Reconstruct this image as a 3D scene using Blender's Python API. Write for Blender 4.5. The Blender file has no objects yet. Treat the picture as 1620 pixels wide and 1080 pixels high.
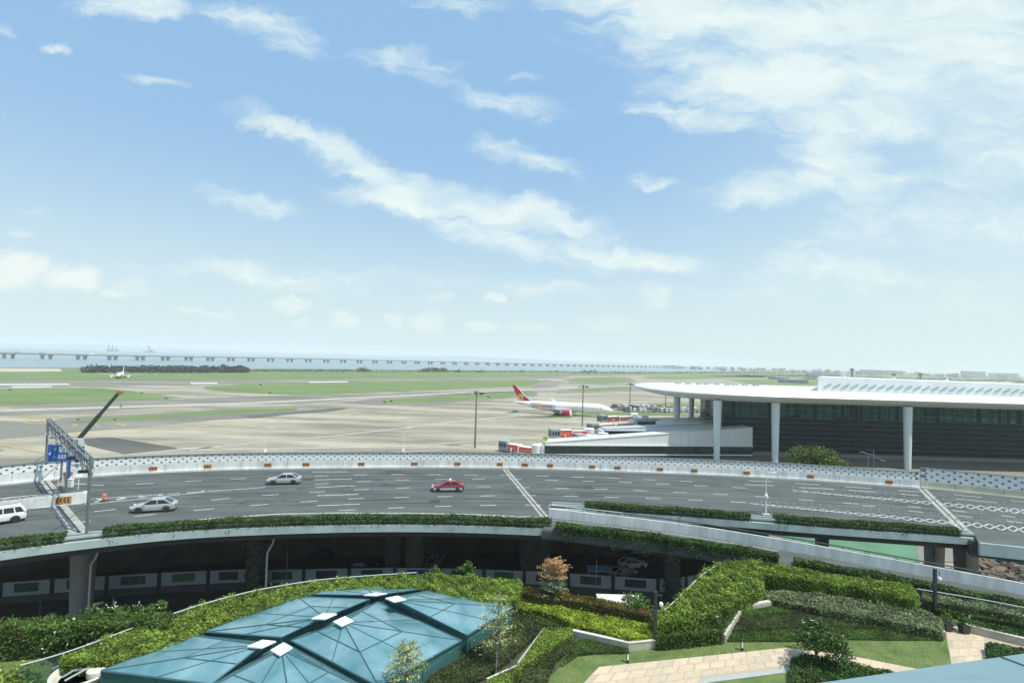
import bpy, bmesh, math, random
from mathutils import Vector, Matrix, Euler
random.seed(7)
SC = bpy.context.scene
COL = SC.collection
R = math.radians

# ------------------------------------------------------------------ camera
F = 810.0                      # focal length in pixels of a 1620 px wide picture (18 mm)
PITCH, ROLL, CAMZ = 2.0, 1.66, 33.5
cam_d = bpy.data.cameras.new('camera'); cam = bpy.data.objects.new('camera', cam_d); COL.objects.link(cam)
cam_d.sensor_width = 36.0; cam_d.lens = 18.0; cam_d.clip_start = 0.1; cam_d.clip_end = 60000
CM = Matrix.Rotation(R(90 + PITCH), 3, 'X') @ Matrix.Rotation(R(ROLL), 3, 'Z')
cam.matrix_world = Matrix.Translation((0, 0, CAMZ)) @ CM.to_4x4()
SC.camera = cam
SC.view_settings.view_transform = 'Standard'; SC.view_settings.look = 'None'
SC.view_settings.exposure = 0.46; SC.view_settings.gamma = 1.0
SC.render.engine = 'CYCLES'
SC.cycles.max_bounces = 7; SC.cycles.diffuse_bounces = 3; SC.cycles.transparent_max_bounces = 12
SC.cycles.volume_bounces = 1; SC.cycles.use_denoising = True
SC.cycles.caustics_reflective = False; SC.cycles.caustics_refractive = False

def ray(px, py):
    return CM @ Vector(((px - 810) / F, -(py - 540) / F, -1.0))
def P(px, py, z=0.0):
    d = ray(px, py); t = (z - CAMZ) / d.z
    return Vector((d.x * t, d.y * t, z))
def Q(px, py, Y):
    d = ray(px, py); t = Y / d.y
    return Vector((d.x * t, Y, CAMZ + d.z * t))
def top_z(b, py):              # height of the point above ground point b that shows at row py
    Y = b.y; lo, hi = -20.0, 200.0
    for _ in range(40):
        m = (lo + hi) / 2
        v = CM.transposed() @ Vector((b.x, b.y, m - CAMZ))
        row = 540 - F * v.y / (-v.z)
        if row > py: lo = m
        else: hi = m
    return (lo + hi) / 2

# ------------------------------------------------------------------ sun and sky
SUN_EL, SUN_AZ = 64.0, 118.0   # azimuth measured from +Y (ahead) towards +X (right)
sd = bpy.data.lights.new('sun', 'SUN'); sun = bpy.data.objects.new('sun', sd); COL.objects.link(sun)
sd.energy = 3.6; sd.angle = R(0.6); sd.color = (1.0, 0.965, 0.87)
sdir = Vector((math.cos(R(SUN_EL)) * math.sin(R(SUN_AZ)), math.cos(R(SUN_EL)) * math.cos(R(SUN_AZ)), math.sin(R(SUN_EL))))
sun.rotation_euler = sdir.to_track_quat('Z', 'Y').to_euler(); sun.location = (0, 0, 200)

W = bpy.data.worlds.new('World'); SC.world = W; W.use_nodes = True
nt = W.node_tree; nt.nodes.clear()
def N(t, **k):
    n = nt.nodes.new(t)
    for a, b in k.items(): setattr(n, a, b)
    return n
def L(a, b): nt.links.new(a, b)
def M(op, a, b=None, c=None):
    n = N('ShaderNodeMath', operation=op)
    for i, v in enumerate((a, b, c)):
        if v is None: continue
        if isinstance(v, (int, float)): n.inputs[i].default_value = v
        else: L(v, n.inputs[i])
    return n.outputs[0]
def SS(v, a, b, lo=0.0, hi=1.0):
    n = N('ShaderNodeMapRange', interpolation_type='SMOOTHSTEP'); L(v, n.inputs[0])
    for i, x in ((1, a), (2, b), (3, lo), (4, hi)): n.inputs[i].default_value = x
    return n.outputs[0]
sky = N('ShaderNodeTexSky', sky_type='NISHITA'); sky.sun_disc = False
sky.sun_elevation = R(SUN_EL); sky.sun_rotation = R(SUN_AZ); sky.altitude = 0
sky.air_density = 1.0; sky.dust_density = 1.2; sky.ozone_density = 2.0
tc = N('ShaderNodeTexCoord'); sep = N('ShaderNodeSeparateXYZ'); L(tc.outputs['Generated'], sep.inputs[0])
ys = M('MAXIMUM', sep.outputs[1], 0.03)
u = M('DIVIDE', sep.outputs[0], ys); v = M('DIVIDE', sep.outputs[2], ys)
uv = N('ShaderNodeCombineXYZ'); L(u, uv.inputs[0]); L(v, uv.inputs[1])
def noise(vec, scale, detail=6, rough=0.6, dist=0.0):
    n = N('ShaderNodeTexNoise'); n.inputs['Scale'].default_value = scale; n.inputs['Detail'].default_value = detail
    n.inputs['Roughness'].default_value = rough; n.inputs['Distortion'].default_value = dist; L(vec, n.inputs['Vector']); return n
def vm(op, a, b=None, s=None):
    n = N('ShaderNodeVectorMath', operation=op); L(a, n.inputs[0])
    if b is not None:
        if isinstance(b, tuple): n.inputs[1].default_value = b
        else: L(b, n.inputs[1])
    if s is not None: n.inputs['Scale'].default_value = s
    return n.outputs[1] if op == 'LENGTH' else n.outputs[0]
wn = noise(uv.outputs[0], 2.6, 5, 0.65)
warp = vm('SCALE', vm('SUBTRACT', wn.outputs['Color'], (0.5, 0.5, 0.5)), None, 0.10)
wn3 = noise(uv.outputs[0], 11.0, 5, 0.6)
warp = vm('ADD', warp, vm('SCALE', vm('SUBTRACT', wn3.outputs['Color'], (0.5, 0.5, 0.5)), None, 0.07))
wuv = vm('ADD', uv.outputs[0], warp)
# clouds of the sky: pixel centre, half length, half height, tilt (down to the right), strength
CL = [(1180,35,330,85,8,1.25),(1480,30,300,120,0,1.3),(1230,130,270,75,12,1.2),(1450,150,280,95,0,1.15),(1330,235,150,80,60,1.05),(1230,302,140,30,-8,1.1),
      (1420,272,130,18,-8,.8),(1560,250,140,60,0,.75),(1120,190,120,28,12,.8),
      (440,205,100,22,20,1.0),(560,262,120,28,27,1.1),(640,318,110,26,6,1.1),(760,325,200,34,12,1.15),(870,345,110,22,14,1.0),(780,372,150,26,14,.95),(960,400,140,20,10,.95),(1060,412,90,20,0,1.0),(930,372,60,14,0,.7),(850,400,150,14,10,.7),
      (420,50,100,34,22,.9),(200,12,100,26,4,.9),(95,87,34,11,6,.75),(5,52,34,12,12,.7),(400,315,110,20,10,.85),(820,163,95,28,8,.85),(650,102,100,26,10,.62),(700,125,60,16,10,.5),
      (815,254,120,22,12,.72),(1030,290,56,14,8,.62),(1010,278,40,8,0,.6),(835,121,52,9,4,.7),(262,381,40,6,4,.5),(60,328,44,8,5,.5),(30,362,34,6,4,.4),(1380,331,44,13,-4,.7),(740,4,110,14,4,.7),
      (1260,422,50,8,2,.5),(1270,385,50,16,0,.5),(1100,358,30,8,0,.5),(1500,370,260,70,0,.6),(1420,440,300,50,0,.6),(250,130,60,10,14,.45),
      (540,440,330,26,2,.62),(900,455,360,22,0,.5)]
acc = None
for (cx, cy, rx, ry, ang, st) in CL:
    d = ray(cx, cy); cu, cv = d.x / d.y, d.z / d.y
    mp = N('ShaderNodeMapping', vector_type='TEXTURE'); L(wuv, mp.inputs[0])
    mp.inputs['Location'].default_value = (cu, cv, 0); mp.inputs['Rotation'].default_value = (0, 0, R(-(ang - ROLL)))
    mp.inputs['Scale'].default_value = (rx / F, ry / F, 1)
    e = SS(vm('LENGTH', mp.outputs[0]), 1.5, 0.15, 0.0, st)
    acc = e if acc is None else M('MAXIMUM', acc, e)
rot = N('ShaderNodeMapping'); L(wuv, rot.inputs[0]); rot.inputs['Rotation'].default_value = (0, 0, R(12)); rot.inputs['Scale'].default_value = (0.8, 2.9, 1)
str_uv = rot.outputs[0]
fb = noise(str_uv, 4.6, 10, 0.62, 0.3)
fine = noise(str_uv, 15.0, 8, 0.68, 0.5)
fbm = M('ADD', M('MULTIPLY', fb.outputs[0], 0.72), M('MULTIPLY', fine.outputs[0], 0.28))
val = M('ADD', acc, M('MULTIPLY', M('SUBTRACT', fbm, 0.5), 3.0))
m1 = M('MULTIPLY', SS(val, 0.10, 1.25), SS(acc, 0.0, 0.25))
# small heaped clouds low over the sea
cu_list = [(20,428,58,34,1.0),(62,418,24,20,.9),(112,442,54,24,1.0),(175,462,26,9,.7),(462,482,34,16,.8),(300,489,24,8,.6),(345,497,30,8,.5),(545,507,28,15,.7),(785,468,18,8,.8),(1036,466,28,24,.55),
           (622,507,22,12,.6),(675,508,30,20,.6),(762,517,28,12,.6),(700,470,26,8,.5),(480,508,18,5,.5),(840,516,40,10,.35),(965,510,60,16,.3),(210,455,40,18,.35)]
acc2 = None
wn2 = noise(uv.outputs[0], 26, 5, 0.6)
wuv2 = vm('ADD', uv.outputs[0], vm('SCALE', vm('SUBTRACT', wn2.outputs['Color'], (0.5, 0.5, 0.5)), None, 0.05))
for (cx, cy, rx, ry, st) in cu_list:
    d = ray(cx, cy); cu, cv = d.x / d.y, d.z / d.y
    mp = N('ShaderNodeMapping', vector_type='TEXTURE'); L(wuv2, mp.inputs[0])
    mp.inputs['Location'].default_value = (cu, cv, 0); mp.inputs['Scale'].default_value = (rx / F, ry / F, 1)
    e = SS(vm('LENGTH', mp.outputs[0]), 1.25, 0.45, 0.0, st)
    acc2 = e if acc2 is None else M('MAXIMUM', acc2, e)
front = SS(sep.outputs[1], 0.03, 0.25)
mask = M('MULTIPLY', m1, front); mask2 = M('MULTIPLY', M('MULTIPLY', acc2, SS(fine.outputs[0], .3, .55, .45, 1.0)), front)
# behind the camera: ordinary broken cloud so that the light is that of the same day
back = noise(tc.outputs['Generated'], 2.2, 6, 0.6)
mask = M('MAXIMUM', mask, M('MULTIPLY', SS(back.outputs[0], 0.48, 0.68), SS(sep.outputs[1], 0.1, -0.2, 0.0, 0.8)))
SKYK = 0.125
bg = N('ShaderNodeVectorMath', operation='SCALE'); L(sky.outputs[0], bg.inputs[0]); bg.inputs['Scale'].default_value = SKYK
def mix(fac, a, b):
    n = N('ShaderNodeMix', data_type='RGBA')
    if isinstance(fac, float): n.inputs[0].default_value = fac
    else: L(fac, n.inputs[0])
    for i, x in ((6, a), (7, b)):
        if isinstance(x, tuple): n.inputs[i].default_value = x + (1,)
        else: L(x, n.inputs[i])
    return n.outputs[2]
elev = sep.outputs[2]
hz = SS(elev, 0.50, 0.02)
tint = mix(0.85, bg.outputs[0], (0.23, 0.405, 0.61))
skyc = mix(M('MULTIPLY', M('POWER', hz, 1.9), 0.93), tint, (0.50, 0.62, 0.635))
rightw = M('MULTIPLY', SS(sep.outputs[0], 0.1, 0.95), 0.45)
skyc = mix(rightw, skyc, (0.54, 0.66, 0.64))
ctex = mix(SS(fb.outputs[0], 0.35, 0.7), (0.50, 0.62, 0.655), (0.645, 0.715, 0.69))
skyc = mix(M('MULTIPLY', mask, 0.93), skyc, ctex)
skyc = mix(M('MULTIPLY', mask2, 0.85), skyc, (0.67, 0.715, 0.68))
bgn = N('ShaderNodeBackground'); L(skyc, bgn.inputs[0]); bgn.inputs[1].default_value = 1.0
wo = N('ShaderNodeOutputWorld'); L(bgn.outputs[0], wo.inputs[0])

# ------------------------------------------------------------------ materials
MATS = {}
def mat(name, col, rough=0.7, metal=0.0, var=0.0, vscale=1.0, bump=0.0, bscale=8.0, stretch=None, island=None, trans=0.0, spec=None, col2=None, thr=None):
    if name in MATS: return MATS[name]
    m = bpy.data.materials.new(name); m.use_nodes = True; t = m.node_tree; t.nodes.clear()
    o = t.nodes.new('ShaderNodeOutputMaterial'); b = t.nodes.new('ShaderNodeBsdfPrincipled')
    b.inputs['Roughness'].default_value = rough; b.inputs['Metallic'].default_value = metal
    if spec is None and island: spec = 0.2
    if spec is not None: b.inputs['Specular IOR Level'].default_value = spec
    geo = t.nodes.new('ShaderNodeNewGeometry')
    vec = geo.outputs['Position']
    if stretch:
        s = t.nodes.new('ShaderNodeVectorMath'); s.operation = 'MULTIPLY'; t.links.new(vec, s.inputs[0]); s.inputs[1].default_value = stretch; vec = s.outputs[0]
    csock = None
    if var > 0 or col2 is not None:
        n = t.nodes.new('ShaderNodeTexNoise'); n.inputs['Scale'].default_value = vscale; n.inputs['Detail'].default_value = 7; n.inputs['Roughness'].default_value = 0.6
        t.links.new(vec, n.inputs['Vector'])
        r = t.nodes.new('ShaderNodeValToRGB')
        a, c = (thr if thr else (0.3, 0.7))
        r.color_ramp.elements[0].position = a; r.color_ramp.elements[1].position = c
        if col2 is not None: c0, c1 = col, col2
        else: c0 = tuple(max(0, x * (1 - var)) for x in col); c1 = tuple(min(1, x * (1 + var)) for x in col)
        r.color_ramp.elements[0].color = c0 + (1,); r.color_ramp.elements[1].color = c1 + (1,)
        t.links.new(n.outputs[0], r.inputs[0]); csock = r.outputs[0]
    if island:
        r = t.nodes.new('ShaderNodeValToRGB'); t.links.new(geo.outputs['Random Per Island'], r.inputs[0])
        while len(r.color_ramp.elements) < len(island): r.color_ramp.elements.new(0.5)
        for i, c in enumerate(island):
            r.color_ramp.elements[i].position = i / (len(island) - 1); r.color_ramp.elements[i].color = tuple(c) + (1,)
        n = t.nodes.new('ShaderNodeTexNoise'); n.inputs['Scale'].default_value = 0.9; n.inputs['Detail'].default_value = 3; t.links.new(vec, n.inputs['Vector'])
        mm = t.nodes.new('ShaderNodeMapRange'); t.links.new(n.outputs[0], mm.inputs[0])
        for i, x in ((1, .3), (2, .7), (3, .5), (4, 1.5)): mm.inputs[i].default_value = x
        sc = t.nodes.new('ShaderNodeVectorMath'); sc.operation = 'SCALE'; t.links.new(r.outputs[0], sc.inputs[0]); t.links.new(mm.outputs[0], sc.inputs['Scale'])
        n2 = t.nodes.new('ShaderNodeTexNoise'); n2.inputs['Scale'].default_value = 1.7; n2.inputs['Detail'].default_value = 4; t.links.new(vec, n2.inputs['Vector'])
        m2 = t.nodes.new('ShaderNodeMapRange'); t.links.new(n2.outputs[0], m2.inputs[0])
        for i, x in ((1, .60), (2, .74), (3, 0), (4, .7)): m2.inputs[i].default_value = x
        mb_ = t.nodes.new('ShaderNodeMix'); mb_.data_type = 'RGBA'; t.links.new(m2.outputs[0], mb_.inputs[0]); t.links.new(sc.outputs[0], mb_.inputs[6]); mb_.inputs[7].default_value = (0.13,0.10,0.045,1)
        csock = mb_.outputs[2]
    if csock: t.links.new(csock, b.inputs['Base Color'])
    else: b.inputs['Base Color'].default_value = tuple(col) + (1,)
    if bump > 0:
        n = t.nodes.new('ShaderNodeTexNoise'); n.inputs['Scale'].default_value = bscale; n.inputs['Detail'].default_value = 5; t.links.new(vec, n.inputs['Vector'])
        bp = t.nodes.new('ShaderNodeBump'); bp.inputs['Strength'].default_value = bump; bp.inputs['Distance'].default_value = 0.05
        t.links.new(n.outputs[0], bp.inputs['Height']); t.links.new(bp.outputs[0], b.inputs['Normal'])
    out = b.outputs[0]
    if trans > 0:
        tr = t.nodes.new('ShaderNodeBsdfTranslucent'); mx = t.nodes.new('ShaderNodeMixShader'); mx.inputs[0].default_value = trans
        if csock: t.links.new(csock, tr.inputs[0])
        else: tr.inputs[0].default_value = tuple(col) + (1,)
        t.links.new(out, mx.inputs[1]); t.links.new(tr.outputs[0], mx.inputs[2]); out = mx.outputs[0]
    t.links.new(out, o.inputs[0]); MATS[name] = m; return m

def glass_mat(name, tint, see=0.5, body=(0.05, 0.12, 0.13), rough=0.08):
    if name in MATS: return MATS[name]
    m = bpy.data.materials.new(name); m.use_nodes = True; t = m.node_tree; t.nodes.clear()
    o = t.nodes.new('ShaderNodeOutputMaterial'); b = t.nodes.new('ShaderNodeBsdfPrincipled')
    b.inputs['Base Color'].default_value = body + (1,); b.inputs['Roughness'].default_value = rough; b.inputs['IOR'].default_value = 1.5
    tr = t.nodes.new('ShaderNodeBsdfTransparent'); tr.inputs[0].default_value = tint + (1,)
    mx = t.nodes.new('ShaderNodeMixShader'); mx.inputs[0].default_value = see
    t.links.new(b.outputs[0], mx.inputs[1]); t.links.new(tr.outputs[0], mx.inputs[2]); t.links.new(mx.outputs[0], o.inputs[0])
    MATS[name] = m; return m

# ------------------------------------------------------------------ mesh building
class MB:
    def __init__(s): s.v = []; s.f = []; s.m = []; s.ms = []; s.cur = 0
    def use(s, material):
        if material not in s.ms: s.ms.append(material)
        s.cur = s.ms.index(material); return s
    def face(s, pts):
        n = len(s.v); s.v += [tuple(p) for p in pts]; s.f.append(tuple(range(n, n + len(pts)))); s.m.append(s.cur)
    def raw(s, vs, fs):
        n = len(s.v); s.v += [tuple(p) for p in vs]
        for f in fs: s.f.append(tuple(i + n for i in f)); s.m.append(s.cur)
    def box(s, c, d, rz=0.0, ry=0.0, rx=0.0):
        mt = Matrix.Translation(c) @ Euler((rx, ry, rz)).to_matrix().to_4x4()
        x, y, z = d[0] / 2, d[1] / 2, d[2] / 2
        vs = [mt @ Vector(p) for p in ((-x,-y,-z),(x,-y,-z),(x,y,-z),(-x,y,-z),(-x,-y,z),(x,-y,z),(x,y,z),(-x,y,z))]
        s.raw(vs, [(3,2,1,0),(4,5,6,7),(0,1,5,4),(1,2,6,5),(2,3,7,6),(3,0,4,7)]); return s
    def prism(s, poly, z0, z1):
        n = len(poly)
        a = sum(poly[i][0] * poly[(i+1) % n][1] - poly[(i+1) % n][0] * poly[i][1] for i in range(n))
        if a < 0: poly = poly[::-1]
        zb = (lambda p: z0(p)) if callable(z0) else (lambda p: z0)
        zt = (lambda p: z1(p)) if callable(z1) else (lambda p: z1)
        vs = [(p[0], p[1], zb(p)) for p in poly] + [(p[0], p[1], zt(p)) for p in poly]
        s.raw(vs, [tuple(range(n))[::-1], tuple(range(n, 2 * n))] + [(i, (i+1) % n, n + (i+1) % n, n + i) for i in range(n)]); return s
    def sheet(s, poly, z):
        n = len(poly); a = sum(poly[i][0] * poly[(i+1) % n][1] - poly[(i+1) % n][0] * poly[i][1] for i in range(n))
        if a < 0: poly = poly[::-1]
        s.face([(p[0], p[1], z(p) if callable(z) else z) for p in poly]); return s
    def tube(s, pts, r, n=8, cap=True):
        pts = [Vector(p) for p in pts]; rs = r if isinstance(r, (list, tuple)) else [r] * len(pts)
        rings = []
        for i, p in enumerate(pts):
            t = (pts[min(i+1, len(pts)-1)] - pts[max(i-1, 0)])
            if t.length < 1e-9: t = Vector((0, 0, 1))
            t.normalize()
            a = Vector((0, 0, 1)) if abs(t.z) < 0.9 else Vector((1, 0, 0))
            e1 = t.cross(a).normalized(); e2 = t.cross(e1).normalized()
            rings.append([p + (e1 * math.cos(2*math.pi*k/n) - e2 * math.sin(2*math.pi*k/n)) * rs[i] for k in range(n)])
        s.loft(rings, cap); return s
    def loft(s, rings, cap=True):
        n = len(rings[0]); vs = [p for r_ in rings for p in r_]; fs = []
        for i in range(len(rings) - 1):
            for k in range(n):
                fs.append((i*n+k, i*n+(k+1) % n, (i+1)*n+(k+1) % n, (i+1)*n+k))
        if cap: fs.append(tuple(range(n))[::-1]); fs.append(tuple((len(rings)-1)*n + k for k in range(n)))
        s.raw(vs, fs); return s
    def lathe(s, prof, c=(0, 0, 0), n=16):
        s.loft([[Vector((c[0] + r*math.cos(2*math.pi*k/n), c[1] + r*math.sin(2*math.pi*k/n), c[2] + z)) for k in range(n)] for r, z in prof]); return s
    def sweep(s, path, a, b, z0, z1):
        """box section along a ground path; a, b offsets to the left of travel"""
        zs0 = z0 if callable(z0) else (lambda p: z0); zs1 = z1 if callable(z1) else (lambda p: z1)
        A = offset(path, a); B = offset(path, b)
        s.loft([[Vector((q.x, q.y, zs0(p))), Vector((q2.x, q2.y, zs0(p))), Vector((q2.x, q2.y, zs1(p))), Vector((q.x, q.y, zs1(p)))] for p, q, q2 in zip(path, A, B)]); return s
    def build(s, name, material=None, parent=None, smooth=False, at=None):
        me = bpy.data.meshes.new(name)
        o0 = Vector(at) if at is not None else (parent_loc(parent) if parent else Vector((0, 0, 0)))
        me.from_pydata([(a - o0.x, b - o0.y, c - o0.z) for a, b, c in s.v], [], s.f)
        ms = s.ms if s.ms else [material]
        for x in ms: me.materials.append(x)
        if len(s.ms) > 1: me.polygons.foreach_set('material_index', s.m)
        me.update()
        if smooth:
            me.polygons.foreach_set('use_smooth', [True] * len(me.polygons))
            try: me.set_sharp_from_angle(angle=R(40))
            except Exception: pass
        o = bpy.data.objects.new(name, me); COL.objects.link(o)
        if at is not None: o.location = o0
        if parent: o.parent = parent
        return o
def parent_loc(p):
    l = Vector((0, 0, 0))
    if p.get('_local'): return l
    while p: l += p.location; p = p.parent
    return l
def offset(path, d):
    out = []
    for i, p in enumerate(path):
        t = Vector((path[min(i+1, len(path)-1)].x - path[max(i-1, 0)].x, path[min(i+1, len(path)-1)].y - path[max(i-1, 0)].y))
        t.normalize(); out.append(Vector((p.x - t.y * d, p.y + t.x * d, p.z)))
    return out
def resample(path, step):
    L_ = [0.0]
    for a, b in zip(path, path[1:]): L_.append(L_[-1] + (b - a).length)
    n = max(2, int(round(L_[-1] / step)) + 1); out = []; j = 0
    for i in range(n):
        s_ = L_[-1] * i / (n - 1)
        while j < len(path) - 2 and L_[j+1] < s_: j += 1
        k = (s_ - L_[j]) / max(1e-9, L_[j+1] - L_[j]); out.append(path[j].lerp(path[j+1], k))
    return out
def smoothpath(path, step, n=3):
    p = resample(path, step)
    for _ in range(n * 4): p = [p[0]] + [(a + b * 2 + c) / 4 for a, b, c in zip(p, p[1:], p[2:])] + [p[-1]]
    return p
def tagit(o, label=None, cat=None, group=None, kind=None):
    if label: o['label'] = label
    if cat: o['category'] = cat
    if group: o['group'] = group
    if kind: o['kind'] = kind
    return o
def thing(name, label, cat, loc=(0, 0, 0), rz=0.0, group=None, local=False):
    o = bpy.data.objects.new(name, None); COL.objects.link(o); o.location = loc; o.rotation_euler = (0, 0, rz); o.empty_display_size = 0.5
    if local or rz: o['_local'] = 1
    return tagit(o, label, cat, group)
def struct(o): o['kind'] = 'structure'; return o
def dup(root, loc, rz=0.0, label=None, group=None, scale=None):
    r = root.copy(); COL.objects.link(r); r.location = loc; r.rotation_euler = (0, 0, rz)
    if label: r['label'] = label
    if group: r['group'] = group
    if scale: r.scale = scale
    for ch in list(root.children):
        c = ch.copy(); COL.objects.link(c); c.parent = r
        for g in ch.children:
            d_ = g.copy(); COL.objects.link(d_); d_.parent = c
    return r
ORD = ['first','second','third','fourth','fifth','sixth','seventh','eighth','ninth','tenth','eleventh','twelfth','thirteenth','fourteenth','fifteenth','sixteenth','seventeenth','eighteenth','nineteenth','twentieth']

# foliage: small leaf shaped faces thrown over a volume or surface
def leaf(mb, p, s, up=0.3, ln=1.7):
    a = random.uniform(0, 6.283); t = random.uniform(-0.9, 0.9)
    d = Vector((math.cos(a) * math.cos(t), math.sin(a) * math.cos(t), math.sin(t) * 0.8 + up)).normalized()
    n = Vector((random.uniform(-1, 1), random.uniform(-1, 1), random.uniform(-.3, 1))).normalized()
    w = d.cross(n)
    if w.length < 1e-3: w = Vector((1, 0, 0))
    w.normalize(); k = s * random.uniform(0.7, 1.3)
    mb.face([p - d * k * 0.2, p + w * k * 0.42 + d * k * ln * .3, p + d * k * ln * .85, p - w * k * 0.42 + d * k * ln * .3])
def inside(p, poly):
    c = False; n = len(poly)
    for i in range(n):
        a, b = poly[i], poly[(i+1) % n]
        if (a[1] > p[1]) != (b[1] > p[1]) and p[0] < (b[0] - a[0]) * (p[1] - a[1]) / (b[1] - a[1]) + a[0]: c = not c
    return c
def area(poly):
    n = len(poly); return abs(sum(poly[i][0] * poly[(i+1) % n][1] - poly[(i+1) % n][0] * poly[i][1] for i in range(n))) / 2
def hedge(name, label, cat, px, z0, z1, mats, ls=0.13, dens=90, group=None, rough=0.15, flowers=None, sides=True, kind=None, world=None, core=0.16):
    """planting with a leafy top over the outline px (pixels of its top at height z1)"""
    poly = world if world else [P(x, y, z1) for x, y in px]
    poly = [Vector((p.x, p.y)) for p in poly]
    c = sum(poly, Vector((0, 0))) / len(poly)
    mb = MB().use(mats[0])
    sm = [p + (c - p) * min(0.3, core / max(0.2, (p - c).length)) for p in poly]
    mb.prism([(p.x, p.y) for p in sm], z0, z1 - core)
    ls *= .74; dens *= 1.75
    mb.use(mats[1])
    xs = [p.x for p in poly]; ysx = [p.y for p in poly]
    n = int(area([(p.x, p.y) for p in poly]) * dens); k = 0; tries = 0
    ph = random.uniform(0, 9)
    while k < n and tries < n * 30:
        tries += 1; x, y = random.uniform(min(xs), max(xs)), random.uniform(min(ysx), max(ysx))
        if not inside((x, y), poly): continue
        lump = math.sin(x * 2.1 + ph) * math.cos(y * 2.6 - ph) + 0.6 * math.sin(x * 5.3 + y * 4.1)
        leaf(mb, Vector((x, y, z1 - 0.06 + lump * rough * 0.5 + random.uniform(-.5, .35) * rough + (random.random() < .02) * rough * .8)), ls * random.uniform(.6, 1.25)); k += 1
        if flowers and random.random() < flowers[1]:
            mb.use(flowers[0]); leaf(mb, Vector((x, y, z1 + rough * .6 + random.uniform(0, .1))), ls * flowers[2]); mb.use(mats[1])
    if sides:
        for a, b in zip(poly, poly[1:] + poly[:1]):
            ln = (b - a).length
            for _ in range(int(ln * (z1 - z0) * dens * 0.7)):
                t = random.random(); q = a.lerp(b, t) + (c - a.lerp(b, t)).normalized() * random.uniform(-.04, .1)
                leaf(mb, Vector((q.x, q.y, z0 + (z1 - z0) * random.random())), ls)
    o = mb.build(name)
    if kind: return tagit(o, None, None, None, kind)
    return tagit(o, label, cat, group)
def blob_leaves(mb, c, rad, n, ls, shell=0.55, up=0.2):
    for _ in range(n):
        d = Vector((random.gauss(0, 1), random.gauss(0, 1), random.gauss(0, 1))).normalized()
        r_ = random.uniform(shell, 1.05); leaf(mb, Vector((c[0] + d.x*rad[0]*r_, c[1] + d.y*rad[1]*r_, c[2] + d.z*rad[2]*r_)), ls, up)
# ================================================================== shared materials
concrete = mat('apron_concrete', (0.29,0.264,0.20), .85, var=.36, vscale=.03, stretch=(0.35,1.6,1), thr=(.38,.62))
asph_dk = mat('airfield_asphalt', (0.095,0.092,0.08), .9, var=.35, vscale=.02, stretch=(0.3,1.2,1))
asph_md = mat('taxiway_asphalt', (0.185,0.178,0.148), .9, var=.36, vscale=.02, stretch=(0.25,1.5,1))
grass_far = mat('airfield_grass_colour', (0.085,0.15,0.035), .95, vscale=.03, col2=(0.165,0.215,0.07), stretch=(0.5,1.2,1))
road_m = mat('road_asphalt', (0.080,0.092,0.088), .9, var=.30, vscale=.30, bump=.15, bscale=12, stretch=(0.35,1.3,1))
paint = mat('white_paint', (0.50,0.51,0.48), .7, var=.4, vscale=2.5)
white_c = mat('white_parapet', (0.66,0.68,0.67), .6, var=.20, vscale=1.1, stretch=(1,1,.16))
cream_c = mat('cream_parapet', (0.55,0.53,0.42), .7, var=.15, vscale=.6)
fascia_c = mat('pale_fascia', (0.40,0.49,0.475), .6, var=.15, vscale=.5, stretch=(1,1,.3))
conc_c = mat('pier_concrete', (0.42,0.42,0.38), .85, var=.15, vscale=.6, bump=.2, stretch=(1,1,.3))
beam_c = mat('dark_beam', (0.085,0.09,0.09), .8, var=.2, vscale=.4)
steel = mat('galvanised_steel', (0.19,0.215,0.215), .45, .3, var=.1, vscale=2)
steel_dk = mat('dark_steel', (0.045,0.055,0.055), .45, .3)
white_m = mat('white_enamel', (0.75,0.77,0.76), .4)
roof_w = mat('white_roof', (0.64,0.67,0.67), .4, var=.08, vscale=.12)
black_m = mat('black_rubber', (0.02,0.02,0.02), .7)
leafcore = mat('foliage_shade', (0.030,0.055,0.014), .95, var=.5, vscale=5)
lf_bright = mat('bright_leaves', (0,0,0), .55, island=[(0.10,0.18,0.025),(0.19,0.285,0.045),(0.29,0.37,0.08)], trans=.25)
lf_yellow = mat('yellow_green_leaves', (0,0,0), .5, island=[(0.16,0.25,0.028),(0.30,0.40,0.04),(0.42,0.50,0.07)], trans=.25)
lf_mid = mat('mid_green_leaves', (0,0,0), .55, island=[(0.045,0.095,0.02),(0.08,0.145,0.03),(0.12,0.19,0.045)], trans=.2)
lf_dark = mat('dark_green_leaves', (0,0,0), .5, island=[(0.028,0.068,0.018),(0.05,0.105,0.025),(0.095,0.165,0.04)], trans=.15)
lf_olive = mat('olive_leaves', (0,0,0), .6, island=[(0.045,0.065,0.025),(0.075,0.10,0.035),(0.11,0.14,0.05)], trans=.15)
lf_orange = mat('orange_tipped_leaves', (0,0,0), .55, island=[(0.05,0.09,0.02),(0.13,0.12,0.03),(0.27,0.145,0.045)], trans=.2)
lf_varieg = mat('variegated_leaves', (0,0,0), .55, island=[(0.07,0.12,0.04),(0.20,0.26,0.12),(0.36,0.38,0.24)], trans=.2)
lf_pale = mat('pale_yellow_leaves', (0,0,0), .55, island=[(0.22,0.28,0.10),(0.42,0.46,0.20),(0.55,0.55,0.26)], trans=.25)
lf_gold = mat('orange_gold_leaves', (0,0,0), .55, island=[(0.30,0.26,0.10),(0.50,0.30,0.14),(0.62,0.38,0.20)], trans=.25)
petal = mat('white_petals', (0.75,0.75,0.66), .5)
bark = mat('bark', (0.16,0.13,0.10), .9, var=.3, vscale=6)

DZ = 14.0        # height of the elevated road above the apron

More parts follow.
